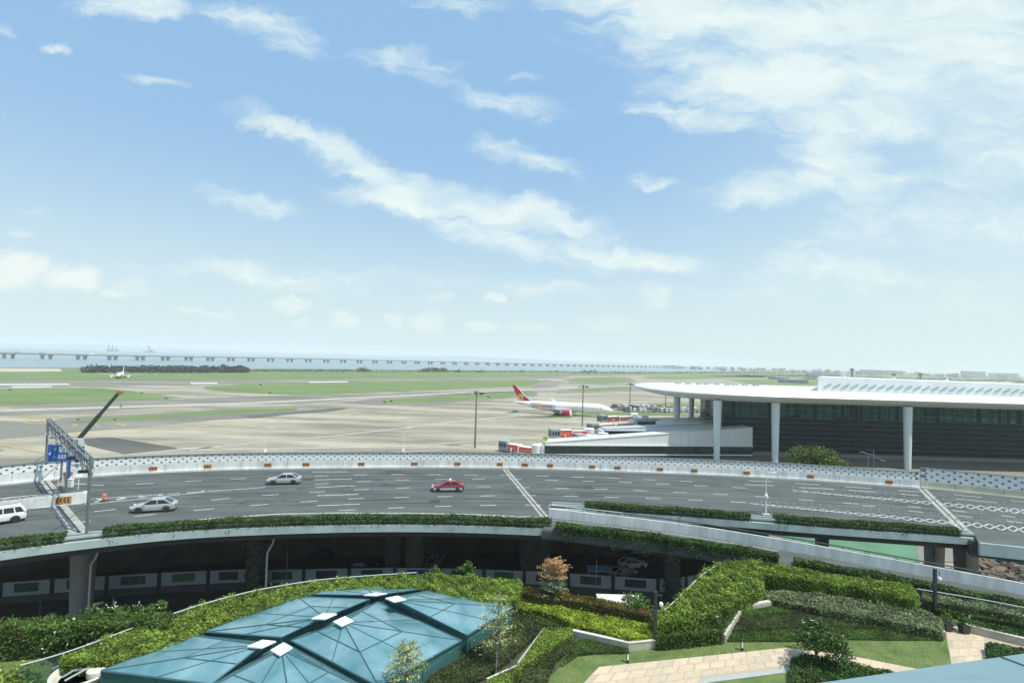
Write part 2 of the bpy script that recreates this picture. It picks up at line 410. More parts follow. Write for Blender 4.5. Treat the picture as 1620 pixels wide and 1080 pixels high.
# faint slab joints in the apron concrete
t = concrete.node_tree; pb_ = [n for n in t.nodes if n.type == 'BSDF_PRINCIPLED'][0]; src = pb_.inputs['Base Color'].links[0].from_socket
g_ = t.nodes.new('ShaderNodeNewGeometry'); mp_ = t.nodes.new('ShaderNodeMapping'); mp_.inputs['Rotation'].default_value = (0,0,R(24)); mp_.inputs['Scale'].default_value = (.2,.2,.2); t.links.new(g_.outputs['Position'], mp_.inputs[0])
br_ = t.nodes.new('ShaderNodeTexBrick'); br_.offset = 0; br_.inputs['Scale'].default_value = 1; br_.inputs['Mortar Size'].default_value = .012; br_.inputs['Brick Width'].default_value = 1; br_.inputs['Row Height'].default_value = 1
br_.inputs['Color1'].default_value = (.93,.93,.93,1); br_.inputs['Color2'].default_value = (1.05,1.05,1.05,1); br_.inputs['Mortar'].default_value = (.62,.62,.62,1); t.links.new(mp_.outputs[0], br_.inputs[0])
mx_ = t.nodes.new('ShaderNodeVectorMath'); mx_.operation = 'MULTIPLY'; t.links.new(src, mx_.inputs[0]); t.links.new(br_.outputs[0], mx_.inputs[1]); t.links.new(mx_.outputs[0], pb_.inputs['Base Color'])
# ================================================================== sea, land, airfield
def flat(name, px, z, m):
    o = MB().use(m).sheet([P(x, y, z) for x, y in px], z).build(name); return struct(o)
water = mat('sea_water', (0.16,0.23,0.26), .28, var=.10, vscale=.004, bump=.25, bscale=.15)
struct(MB().use(water).sheet([(-15500,300),(15500,300),(15500,14500),(-15500,14500)], -1.2).build('sea'))
shore = [(-900,560),(-250,574),(0,580.8),(120,581.3),(250,581.6),(400,582.6),(600,584.2),(800,586.2),(950,587.5),(1060,588)]
land = [P(x,y,-.35) for x, y in shore]
land = [Vector((-2600,-200,0)), Vector((-2600,land[0].y,0))] + land[1:] + [Vector((4200,7600,0)), Vector((9000,9000,0)), Vector((9000,-200,0))]
ground_m = mat('land_grass_and_scrub', (0.085,0.13,0.05), .95, vscale=.01, col2=(0.15,0.19,0.09))
struct(MB().use(ground_m).sheet(land, -.35).build('ground'))
# paved airfield: one sheet of concrete, darker asphalt shoulders and grass islands above it
pv = [P(-700,588,-.2), P(0,602,-.2), P(400,600.7,-.2), P(800,596.3,-.2), P(900,593.7,-.2), P(1060,593,-.2), P(1230,596,-.2), P(1700,604,-.2)]
pv += [Vector((900,60,0)), Vector((-900,60,0))]
struct(MB().use(concrete).sheet(pv, -.2).build('apron'))
tax = [[(-400,600),(0,602.5),(400,601.2),(800,596.8),(900,594.2),(900,597.5),(800,600.5),(400,606.6),(0,613.5),(-400,616)],
       [(-200,646),(0,641.5),(265,631.5),(440,625.5),(600,622.5),(820,616),(835,618.5),(600,629),(480,637),(300,641),(100,653),(-200,664)],
       [(60,668),(110,660),(250,653.5),(400,642.5),(500,641.5),(552,645.5),(530,650),(470,653.5),(400,661),(250,668),(120,676.5)],
       [(530,636),(600,630.5),(800,618),(850,619),(850,626),(760,634),(650,640),(600,641)],
       [(855,603),(862,600),(893,605),(880,611),(850,613),(838,611)],
       [(880,622),(885,614),(1000,608),(1040,613),(990,619),(920,621)],
       [(895,606),(910,597),(990,595.5),(1010,604),(950,608.5)]]
for p_ in tax: flat('taxiway', p_, -.16, asph_md)
darkp = [[(131,694),(160,692),(178,691.5),(230,700),(285,709),(240,713.5),(197,718),(175,713),(138,704)],
         [(380,657),(470,650),(540,645),(552,646),(520,651),(460,655),(400,661.5)],
         [(-60,664),(95,668),(120,676),(250,668),(350,663),(250,672.5),(110,684),(-60,700)]]
for k, p_ in enumerate(darkp): flat('asphalt_patch', p_, -.14, asph_dk if k != 2 else asph_md)
grass = [[(-500,572),(0,589.5),(400,591.6),(600,590.6),(760,588.9),(1060,590.4),(1290,598),(1290,600),(1060,592.6),(900,593.3),(800,596),(400,600.4),(0,601.7),(-500,596)],
 [(-90,616.5),(0,615),(150,612.6),(205,618),(289,628.6),(265,631),(150,635.5),(0,641),(-90,643)],
 [(323,611.3),(400,606.8),(597,602.7),(800,601.3),(849,600.1),(858,603.4),(834,611),(760,613.8),(647,618.8),(474,624.7),(425,623),(358,619.2),(323,614.5)],
 [(104,667.5),(150,662),(250,655),(400,645.6),(472,644.7),(468,649),(400,652.3),(250,661),(130,668.5)],
 [(605,635),(622,631),(800,621),(840,617.5),(846,621),(800,628.6),(760,631.5),(647,637),(605,637.8)],
 [(890,601),(914,598.5),(945,597),(988,598),(993,603),(950,606),(917,604)],
 [(893,618),(927,613),(982,611),(1006,613.5),(982,615.6),(927,619)],
 [(1013,596),(1040,594.3),(1200,594),(1215,597),(1075,600),(1030,599)],
 [(1035,608.5),(1058,604.7),(1103,605.6),(1097,609.7),(1048,611)],
 [(862,661),(900,654.5),(962,651.5),(1060,652.8),(1135,657),(1135,661),(1060,657),(962,656)],
 [(1005,640),(1060,637),(1140,642),(1140,647),(1060,644)],
 [(1150,600),(1320,598),(1330,608),(1216,611),(1180,606)],
 [(-60,703),(5,711.5),(-5,716),(-60,722)]]
for p_ in grass: flat('airfield_grass', p_, -.12, grass_far)
sand = mat('sand_bank', (0.42,0.38,0.30), .95, var=.2, vscale=.05)
flat('service_road', [(-200,577.5),(0,582.2),(95,583),(99,587.5),(0,588.2),(-200,585)], -.1, sand)
yel = mat('faded_yellow_paint', (0.44,0.36,0.15), .8, var=.3, vscale=1); wh2 = mat('faded_white_paint', (0.5,0.5,0.47), .8, var=.3, vscale=.6)
mk = MB().use(wh2)
for p_ in ([(-20,606.8),(108,606.4),(112,608.6),(-20,609.2)],[(18,610.8),(80,610.2),(83,612),(18,612.8)],[(300,604.8),(343,604.8),(345,607),(303,607.2)],[(488,603.4),(548,602.6),(552,604.4),(490,605.2)],
           ):
    mk.sheet([P(x,y,-.1) for x,y in p_], -.1)
mk.use(mat('pale_taxiway', (0.40,0.375,0.31), .9, var=.2, vscale=.1))
for p_ in ([(-60,649.5),(0,647.5),(400,636),(400,638.5),(0,651)],[(400,636),(760,618.8),(760,620.6),(400,638.5)],[(760,618.8),(1000,609.3),(1000,610.5),(760,620.6)]): mk.sheet([P(x,y,-.1) for x,y in p_], -.1)
mk.use(yel)
def ring(mb, cx, cy, rx, ry, w, z, n=28):
    for k in range(n):
        a, b = 2*math.pi*k/n, 2*math.pi*(k+1)/n
        mb.sheet([P(cx+math.cos(a)*rx, cy+math.sin(a)*ry, z), P(cx+math.cos(b)*rx, cy+math.sin(b)*ry, z), P(cx+math.cos(b)*(rx-w), cy+math.sin(b)*(ry-w*.25), z), P(cx+math.cos(a)*(rx-w), cy+math.sin(a)*(ry-w*.25), z)], z)
ring(mk, 57, 664.5, 24, 5.2, 3, -.09); ring(mk, 55, 664, 15, 2.6, 3, -.09)
for (a, b) in (((0,702),(78,717)), ((88,656.5),(103,659)), ((113,672.5),(123,670.5)), ((150,671),(158,673.5)), ((185,669.5),(199,671.5)), ((220,681.5),(240,680)), ((312,673.5),(330,672)), ((438,664.5),(452,662.5)), ((500,660),(512,658.5)), ((545,656),(556,654.5)), ((640,645),(652,644)), ((115,684.5),(142,684)), ((-10,645),(18,644.6))):
    mk.sheet([P(a[0],a[1],-.09), P(b[0],b[1],-.09), P(b[0],b[1]+1.4,-.09), P(a[0],a[1]+1.4,-.09)], -.09)
struct(mk.build('airfield_markings'))
mk = MB().use(mat('pale_joint_lines', (0.52,0.52,0.47), .85, var=.2, vscale=.2))
for (a, b) in (((197,718.5),(520,690)), ((520,690),(745,664)), ((745,664),(840,655)), ((300,712),(620,706)), ((620,706),(840,692)), ((560,716),(700,712)), ((280,709),(420,703))):
    mk.sheet([P(a[0],a[1],-.08), P(b[0],b[1],-.08), P(b[0],b[1]+.7,-.08), P(a[0],a[1]+.9,-.08)], -.08)
struct(mk.build('apron_lines'))
# low road along the sea wall
# ------------------------------------------------------------------ tree belts by the shore
def shore_clump(name, label, x0, x1, ybase, h_px, ntrees, cat='trees', group=None, kind=None):
    mb = MB().use(mat('mangrove', (0.038,0.072,0.028), .95, var=.5, vscale=.06))
    for i in range(ntrees):
        px = x0 + (x1 - x0) * (i + random.random()) / ntrees; edge = min(1, (px - x0) / 12 + .35, (x1 - px) / 12 + .35)
        b = P(px, ybase + random.uniform(-.6, .5), 0); hh = h_px / F * b.y * edge * random.uniform(.7, 1.1)
        r_ = hh * random.uniform(.5, .8)
        blob_leaves(mb, (b.x, b.y, hh * .5), (r_ * 1.3, r_, hh * .5), 26, hh * .3, .2)
    return tagit(mb.build(name), label, cat, group, kind)
shore_clump('tree_belt', None, 130, 395, 588.6, 9.5, 330, kind='stuff')
shore_clump('tree_belt', None, 395, 565, 587.5, 3.2, 90, kind='stuff')
shore_clump('tree_belt', None, 566, 900, 588.5, 2.6, 120, kind='stuff')
shore_clump('tree_belt', None, 900, 1330, 590.5, 3.0, 150, kind='stuff')
for i, (a, b, y, h, n, l) in enumerate([(563,586,587.6,7,12,'dense dark clump of shore trees left of the long clump'),(661,710,588,6.5,22,'longest dark clump of trees on the far shore, mid picture'),(714,735,588.6,5,10,'small dark tree clump between a long and a short one on the shore'),
     (750,770,589,4.6,9,'low dark tree clump on the shore above the airliner tail'),(503,513,586.6,4.2,4,'tiny isolated dark tree on the shore'),(820,830,588.6,5,4,'single dark bush on the far shore over the red tail'),(915,948,588.8,4,12,'dark trees on the shore over the light mast')]):
    shore_clump('shore_trees', l, a, b, y, h, n, 'tree clump')

# ------------------------------------------------------------------ sea bridge
bp = [P(-260,556.5,-1.2), P(0,567.2,-1.2), P(400,571.2,-1.2), P(800,578.0,-1.2), P(1046,581.6,-1.2)]
bp = smoothpath(bp, 60, 2)
br = thing('sea_bridge', 'long low concrete bridge crossing the bay on many piers', 'bridge', bp[0])
bm_ = mat('bridge_concrete', (0.20,0.22,0.22), .8)
d_ = MB(); d_.sweep(bp, -7, 7, 9.6, 12.6).build('deck', bm_, br)
d_ = MB(); d_.sweep(bp, -7.6, -7.1, 12.3, 14.0); d_.sweep(bp, 7.1, 7.6, 12.3, 14.0); d_.build('parapet', mat('bridge_rail', (0.36,0.38,0.38), .8), br)
pts = resample(bp, 74)[1:]
for p_, q_ in zip(pts, pts[1:] + [pts[-1] + (pts[-1] - pts[-2])]):
    a_ = math.atan2((q_ - p_).y, (q_ - p_).x)
    m_ = MB(); 
    for s_ in (-8, 8):
        c_ = p_ + Vector((math.cos(a_), math.sin(a_), 0)) * s_
        m_.box((c_.x, c_.y, 3.4), (5.5, 9, 9.6), a_); m_.box((c_.x, c_.y, 8.7), (10, 12, 2.0), a_)
    m_.build('pier', mat('bridge_pier', (0.09,0.11,0.115), .85), br)
for i, (px, col, nm, lb) in enumerate([(34,(0.1,0.42,0.40),'truck','green lorry on the sea bridge at far left'),(55,(0.1,0.40,0.38),'truck','second green lorry on the sea bridge'),(134,(0.75,0.75,0.75),'truck','white lorry on the sea bridge near the pair of crane ships'),
        (313,(0.7,0.7,0.7),'truck','small white van on the sea bridge behind the tree belt'),(257,(0.55,0.6,0.6),'truck','grey van on the sea bridge'),(615,(0.3,0.3,0.32),'truck','dark lorry on the sea bridge, mid picture')]):
    k = min(range(len(bp)), key=lambda j: abs((CM.transposed() @ (bp[j] - Vector((0,0,CAMZ)))).x / -(CM.transposed() @ (bp[j] - Vector((0,0,CAMZ)))).z * F + 810 - px))
    b_ = bp[k]; t_ = thing('lorry', lb, 'lorry', (b_.x, b_.y, 12.6))
    dv = (bp[min(k+1,len(bp)-1)] - bp[k-1]).normalized(); a_ = math.atan2(dv.y, dv.x)
    MB().box((b_.x, b_.y, 12.6 + 2.6), (12, 2.6, 3.2), a_).build('cargo_box', mat('lorry%d' % i, col, .5), t_)
    cc = b_ + dv * -7.6; MB().box((cc.x, cc.y, 14.4), (2.4, 2.5, 2.6), a_).build('cab', white_m, t_)
    w_ = MB()
    for s_ in (-7.5, -3, 3, 4.6): c2 = b_ + dv * s_; w_.box((c2.x, c2.y, 13.1), (1, 2.5, 1), a_)
    w_.build('wheels', black_m, t_)
# ------------------------------------------------------------------ far coast and ships
def ridge(name, px0, px1, Y, hmin, hmax, m, step=3.0, seed=1, jag=.35):
    rnd = random.Random(seed); mb = MB().use(m); top = []; h = hmin
    n = int((px1 - px0) / step); ph = [rnd.uniform(0, 6) for _ in range(5)]
    for i in range(n + 1):
        px = px0 + (px1 - px0) * i / n; x = (px - 810) * Y / F; s_ = i / n
        w = .5 + .25 * math.sin(s_*9+ph[0]) + .15 * math.sin(s_*23+ph[1]) + .1 * math.sin(s_*51+ph[2])
        top.append((x, hmin + (hmax - hmin) * max(0, w) * math.sin(math.pi * min(1, max(0, s_))) ** .5 * (1 - jag + jag * rnd.random())))
    vs = []; 
    for x, h in top: vs += [(x, Y, -2), (x, Y + 200, h), (x, Y + 900, h * .9), (x, Y + 1500, -2)]
    fs = []
    for i in range(n):
        for k in range(3): fs.append((i*4+k, (i+1)*4+k, (i+1)*4+k+1, i*4+k+1))
    mb.raw(vs, fs); return struct(mb.build(name))
hill = mat('far_hills', (0.10,0.13,0.13), .95)
ridge('hills', -700, 420, 12000, 20, 125, hill, seed=3)
ridge('hills', 200, 1050, 11500, 15, 90, hill, seed=8)
ridge('far_shore', -700, 1100, 9500, 12, 62, mat('far_shore', (0.22,0.24,0.23), .9), step=2, seed=5, jag=.9)
def crane_ship(px, Y, label, kind):
    c_ = Q(px, 560, Y); c_.z = -1.2
    t_ = thing('crane_ship', label, 'ship', c_); s_ = Y / F
    m_ = mat('ship_blue_grey', (0.05,0.09,0.12), .6)
    L_ = 9 * s_
    h_ = MB(); h_.loft([[Vector((c_.x + dx*L_, c_.y + dy*s_*2*w, c_.z + z)) for dx, dy in ((-1,-1),(1,-1),(1,1),(-1,1))] for z, w in ((0,.8),(7,1),(12,1))]); h_.build('hull', m_, t_)
    cb = MB()
    if kind == 0:
        for dx, hh in ((-.75, 11), (-.1, 10), (.65, 6.5)):
            x = c_.x + dx * L_; z = hh * s_
            cb.tube([(x, c_.y, 0), (x + s_*.5, c_.y, z)], [1.1*s_, .35*s_], 5); cb.tube([(x - s_*1.3, c_.y, 0), (x + s_*.5, c_.y, z*.97)], .3*s_, 4); cb.box((x, c_.y, 2.2*s_), (2.4*s_, 2*s_, 2.8*s_))
    else:
        x = c_.x; cb.tube([(x + 2*s_, c_.y, 2*s_), (x - 3.5*s_, c_.y, 11*s_)], [1.0*s_, .5*s_], 5); cb.tube([(x + 2*s_, c_.y, 2*s_), (x + 1*s_, c_.y, 8*s_), (x-3.4*s_, c_.y, 10.8*s_)], .4*s_, 4); cb.box((x + 2.5*s_, c_.y, 2.2*s_), (5*s_, 3*s_, 3*s_))
    cb.build('crane', m_, t_)
crane_ship(178, 5200, 'crane ship with three upright jibs on the hazy bay', 0)
crane_ship(236, 5200, 'blue floating crane with one tilted jib on the hazy bay', 1)
crane_ship(-60, 6500, 'far crane barge at the edge of the bay', 1)
# distant city at the right
rnd = random.Random(21)
cityc = [mat('far_block_%s' % n, c, .8) for n, c in (('pale',(0.42,0.44,0.44)),('grey',(0.26,0.29,0.31)),('blue',(0.14,0.24,0.33)),('tan',(0.38,0.34,0.29)))]
def block(px0, px1, ytop, Y, m, label, storeys=True, name='distant_building', cat='building', group='buildings along the hazy horizon'):
    x0, x1 = (px0 - 810) * Y / F, (px1 - 810) * Y / F; c_ = Vector(((x0+x1)/2, Y, -.4)); zt = top_z(Q((px0+px1)/2, 590, Y), ytop)
    zt = max(6, zt); t_ = thing(name, label, cat, c_, group=group)
    b_ = MB(); dep = 30; b_.box((c_.x, Y + dep/2, zt/2 - .2), (x1-x0, dep, zt)); b_.build('wall', m, t_)
    w_ = MB(); nf = max(2, int(zt / 7))
    for k in range(nf): w_.box((c_.x, Y - .2, zt * (k + .55) / nf), ((x1-x0)*.9, .4, zt/nf*.38))
    w_.build('window_bands', mat('far_windows', (0.06,0.08,0.09), .3), t_)
    MB().box((c_.x, Y + dep/2, zt + 1), (x1-x0 + 1.5, dep + 1.5, 2)).build('roof', cityc[0], t_)
    return t_
block(1366,1393,585.2,3600,cityc[2],'wide blue office block on the right horizon'); block(1396,1412,586.2,3600,cityc[1],'grey block right of the wide blue one on the horizon')
block(1414,1430,586.8,3600,cityc[1],'second grey block right of the wide blue one'); block(1526,1538,587.2,3800,cityc[1],'taller grey tower block over the white roof at right'); block(1540,1560,588,3800,cityc[3],'tan block beside the taller grey tower at right')
block(1570,1592,590.5,3700,cityc[0],'pale slab near the right edge of the skyline'); block(1597,1613,591,3700,cityc[3],'tan slab at the right edge of the skyline')
def city_pick():
    c_ = rnd.choice(cityc); return c_, 'small hazy %s block of the distant city skyline' % c_.name.split('_')[-1]
for i in range(150):
    px = rnd.uniform(1045, 1660); Y = rnd.uniform(3000, 5200) if px > 1250 else rnd.uniform(3300, 5200)
    hor = 568.5 + (px - 810) * .029
    block(px, px + rnd.choice((1.5,2.2,3,4,6)), hor + rnd.uniform(1.2, 6.5) if px > 1200 else hor + rnd.uniform(2, 5), Y, *city_pick(), name='distant_building', group='small blocks of the hazy skyline')
def tower(px, ytop, Y, label, m=steel_dk):
    b = Q(px, 590, Y); b.z = 0; zt = top_z(b, ytop); t_ = thing('control_tower', label, 'tower', b); k = Y / 800
    MB().tube([(b.x,b.y,0),(b.x,b.y,zt*.72)], [1.8*k,1.1*k], 8).build('shaft', m, t_)
    MB().lathe([(1.2*k,0),(2.6*k,2*k),(2.7*k,4*k),(1.6*k,4.6*k)], (b.x,b.y,zt*.68), 10).build('cabin', m, t_)
    MB().tube([(b.x,b.y,zt*.75),(b.x,b.y,zt)], .3*k, 5).build('mast', m, t_)
tower(1348, 580.5, 1500, 'slim dark control tower above the white roof'); tower(1414, 590, 1300, 'short dark mast tower above the white roof'); tower(1456, 589, 1500, 'thin mast tower right of the short one')
# low sheds and trees of the far right ground
for i, (a, b, y, Y, l) in enumerate([(1243,1280,601,1100,'long low dark shed beyond the terminal'),(1225,1250,597.5,1400,'low grey hangar on the far right ground'),(1300,1330,592,1800,'white low hangar on the right horizon'),(1282,1292,590.5,2200,'small white hangar left of the clerestory')]):
    block(a, b, y, Y, cityc[1] if i < 2 else cityc[0], l, group='low sheds beyond the airfield')
for i in range(5):
    a = 1160 + i * 110
    shore_clump('tree_belt', None, a, a + 130, 595.5 + i * 2.6, 3.0, 70, kind='stuff')

# ================================================================== elevated road
far_px = [(-330,812),(-160,787),(0,766.7),(70,759.5),(138,753.2),(245,747.6),(320,744.2),(400,742),(520,740.6),(640,739.8),(720,739.6),(800,740.3),(900,743),(1000,746.8),(1060,748.8),(1214,755.5),(1309,761.5),(1380,767),(1455,772.4)]
FAR = smoothpath([P(x,y,DZ) for x,y in far_px], 1.5, 4)
farR = [P(x,y,DZ) for x,y in ((1457,772.5),(1540,781),(1620,789.5),(1760,806),(1950,832))]
FARR = smoothpath(farR, 1.5, 3)
nearL_px = [(-330,940),(-160,909),(0,881.7),(124,866.7),(259,850.6),(340,846),(420,843),(554,838.8),(640,838.4),(740,839.8),(820,842.6),(872,845.6)]
NEARL = smoothpath([P(x,y,13.0) for x,y in nearL_px], 1.5, 4)
nearR_px = [(872,812),(930,814.5),(1060,824),(1200,834),(1285,842.3),(1400,849.5),(1542,860)]
NEARR = smoothpath([P(x,y,13.0) for x,y in nearR_px], 1.5, 4)
near2_px = [(1548,871),(1620,878.5),(1750,893),(1950,918)]
NEAR2 = smoothpath([P(x,y,13.0) for x,y in near2_px], 1.5, 3)
dk = MB().use(road_m)
allnear = NEARL + [NEARR[0]] + NEARR[1:] + NEAR2
dk.prism([(p.x, p.y) for p in FAR + FARR] + [(p.x, p.y) for p in allnear[::-1]], DZ - .35, DZ)
dk = struct(dk.build('elevated_road'))
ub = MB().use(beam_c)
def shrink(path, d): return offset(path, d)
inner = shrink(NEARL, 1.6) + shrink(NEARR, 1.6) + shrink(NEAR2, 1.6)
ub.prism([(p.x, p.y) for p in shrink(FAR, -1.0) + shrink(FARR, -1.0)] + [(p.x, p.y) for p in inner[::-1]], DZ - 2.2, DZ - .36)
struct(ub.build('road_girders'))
uw = [p for p in offset(FAR, -2.2)]
struct(MB().sweep([p for p in uw if p.x < 45], -.3, .3, -.1, DZ - 2.25).build('added_underpass_wall', mat('added_underpass_wall', (0.15,0.115,0.095), .9, var=.3, vscale=.4)))  # wall added to shut out the sunlit apron behind the deck
# fascia and planter
def edge_band(path, name='road_edge'):
    m_ = MB().use(fascia_c); m_.sweep(path, -.35, .02, 12.95, 13.75); m_.sweep(path, .03, .22, 13.4, 14.25)
    m_.sweep(path, .95, 1.1, 13.66, 14.25); o = struct(m_.build(name, fascia_c))
    s_ = MB().use(mat('planter_soil', (0.06,0.045,0.03), 1)); s_.sweep(path, .24, .94, 13.66, 14.1); struct(s_.build('planter_soil'))
edge_band(NEARL); edge_band(NEARR); 
m_ = MB().use(fascia_c); m_.sweep(NEAR2, -.3, .1, 12.6, 14.0); struct(m_.build('road_edge', fascia_c))
def seg(path, x0, x1):
    out = [p for p in path if x0 <= proj(p)[0] <= x1]; return out
def proj(p):
    q = CM.transposed() @ (p - Vector((0,0,CAMZ))); return (810 + F*q.x/-q.z, 540 - F*q.y/-q.z)
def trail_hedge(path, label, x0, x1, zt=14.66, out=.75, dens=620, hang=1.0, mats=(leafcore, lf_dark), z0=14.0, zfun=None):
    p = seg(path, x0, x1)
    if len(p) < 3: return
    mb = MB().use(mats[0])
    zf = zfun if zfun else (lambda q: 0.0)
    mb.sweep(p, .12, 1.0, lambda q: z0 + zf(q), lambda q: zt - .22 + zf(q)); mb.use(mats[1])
    ln = sum((a-b).length for a, b in zip(p, p[1:]))
    nrm = [(o_ - q) for o_, q in zip(offset(p, 1), p)]; ph = random.uniform(0, 9)
    for _ in range(int(ln * dens)):
        i = random.randrange(len(p) - 1); t = random.random(); q = p[i].lerp(p[i+1], t); n_ = nrm[i]; s_ = i * 1.5 + t
        lump = .5 + .5 * math.sin(s_ * .9 + ph) * math.sin(s_ * .37 + ph * 2); lump2 = .5 + .5 * math.sin(s_ * 2.3 + ph)
        if random.random() < .62:
            o_ = random.uniform(-.2, 1.15); z = zt - .15 + .28 * lump * random.uniform(.2, 1.1) + random.uniform(-.15, .1) - abs(o_ - .5) * .15
        else:
            o_ = random.uniform(-.25, .1) - .1; z = zt - random.random() ** 1.2 * (.55 + hang * (.25 + .9 * lump * lump2))
        leaf(mb, Vector((q.x + n_.x * o_, q.y + n_.y * o_, z + zf(q))), random.uniform(.07,.14), 0)
    tagit(mb.build('hedge'), label, 'hedge', 'trailing hedges along the edge of the elevated road')
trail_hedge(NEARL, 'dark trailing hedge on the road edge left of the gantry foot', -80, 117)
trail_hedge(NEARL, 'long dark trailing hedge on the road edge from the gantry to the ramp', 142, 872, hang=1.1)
# ramp that leaves the road on the near side
RB_px = [(868,819,14.0),(968,830.5,13.9),(1071,842.5,13.7),(1155,855.5,13.5),(1231,868.8,13.35),(1300,880.6,13.1),(1410,901.8,12.8),(1483,915.5,12.5),(1620,941,12.1),(1760,970,11.7)]
RB = smoothpath([P(x,y,z) for x,y,z in RB_px], 1.5, 3)
RN = offset(RB, -3.9)
rp = MB().use(road_m); n_ = len(RB)
rp.loft([[Vector((b.x,b.y,b.z-.35)), Vector((a.x,a.y,a.z-.35)), Vector((a.x,a.y,a.z+.012)), Vector((b.x,b.y,b.z+.012))] for a, b in zip(offset(RB,.3), RN)]); struct(rp.build('ramp'))
rp = MB().use(beam_c); rp.loft([[Vector((b.x,b.y,b.z-1.5)), Vector((a.x,a.y,a.z-1.5)), Vector((a.x,a.y,a.z-.36)), Vector((b.x,b.y,b.z-.36))] for a, b in zip(offset(RB,-.2), offset(RB,-3.4))]); struct(rp.build('ramp_girder'))
rw = thing('ramp_parapet', 'long smooth white parapet with a dark hand rail along the ramp', 'parapet', RB[0])
w_ = MB(); w_.loft([[Vector((a.x,a.y,a.z)), Vector((b.x,b.y,b.z)), Vector((b.x,b.y,b.z+1.15)), Vector((a.x,a.y,a.z+1.15))] for a, b in zip(RB, offset(RB,.28))]); w_.build('wall', white_c, rw)
rail = [Vector((p.x,p.y,p.z+1.45)) for p in offset(RB[4:], .2)]; MB().tube(rail, .07, 6).build('hand_rail', steel_dk, rw)
w_ = MB()
for p_ in resample(rail, 2.4): w_.tube([(p_.x,p_.y,p_.z-.32),(p_.x,p_.y,p_.z)], .04, 5)
w_.build('rail_posts', steel, rw)
p0 = RB[0]; w_ = MB(); 
for k in range(5): q_ = RB[0].lerp(RB[6], k/4); w_.tube([(q_.x, q_.y+.15, q_.z+1.15),(q_.x, q_.y+.15, q_.z+1.6)], .03, 5)
w_.tube([RB[0]+Vector((0,.15,1.6)), RB[6]+Vector((0,.15,1.6))], .035, 5); w_.build('end_rail', white_m, rw)
zf = lambda q: q.z - 14.0
RNs = [p for p in offset(RB, -4.6)]
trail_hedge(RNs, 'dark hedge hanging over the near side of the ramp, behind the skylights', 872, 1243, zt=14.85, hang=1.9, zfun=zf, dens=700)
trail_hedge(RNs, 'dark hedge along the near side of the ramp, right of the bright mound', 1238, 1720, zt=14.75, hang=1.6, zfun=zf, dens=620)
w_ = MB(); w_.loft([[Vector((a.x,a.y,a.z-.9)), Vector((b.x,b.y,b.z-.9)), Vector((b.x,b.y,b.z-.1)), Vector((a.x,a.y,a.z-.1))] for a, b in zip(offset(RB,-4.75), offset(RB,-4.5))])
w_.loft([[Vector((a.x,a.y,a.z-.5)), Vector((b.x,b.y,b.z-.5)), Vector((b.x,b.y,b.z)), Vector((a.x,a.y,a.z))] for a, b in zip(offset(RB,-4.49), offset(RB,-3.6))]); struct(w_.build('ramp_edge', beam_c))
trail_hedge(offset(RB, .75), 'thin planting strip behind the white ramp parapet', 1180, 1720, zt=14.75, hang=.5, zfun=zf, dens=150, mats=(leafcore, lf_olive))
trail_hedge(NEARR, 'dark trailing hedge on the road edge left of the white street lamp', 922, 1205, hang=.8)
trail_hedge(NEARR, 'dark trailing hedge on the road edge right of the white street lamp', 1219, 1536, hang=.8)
w_ = MB(); w_.loft([[Vector((a.x,a.y,a.z-.8)), Vector((b.x,b.y,b.z-.8)), Vector((b.x,b.y,b.z+.05)), Vector((a.x,a.y,a.z+.05))] for a, b in zip(offset(RB,.3), offset(RB,1.5))]); struct(w_.build('ramp_edge', fascia_c))

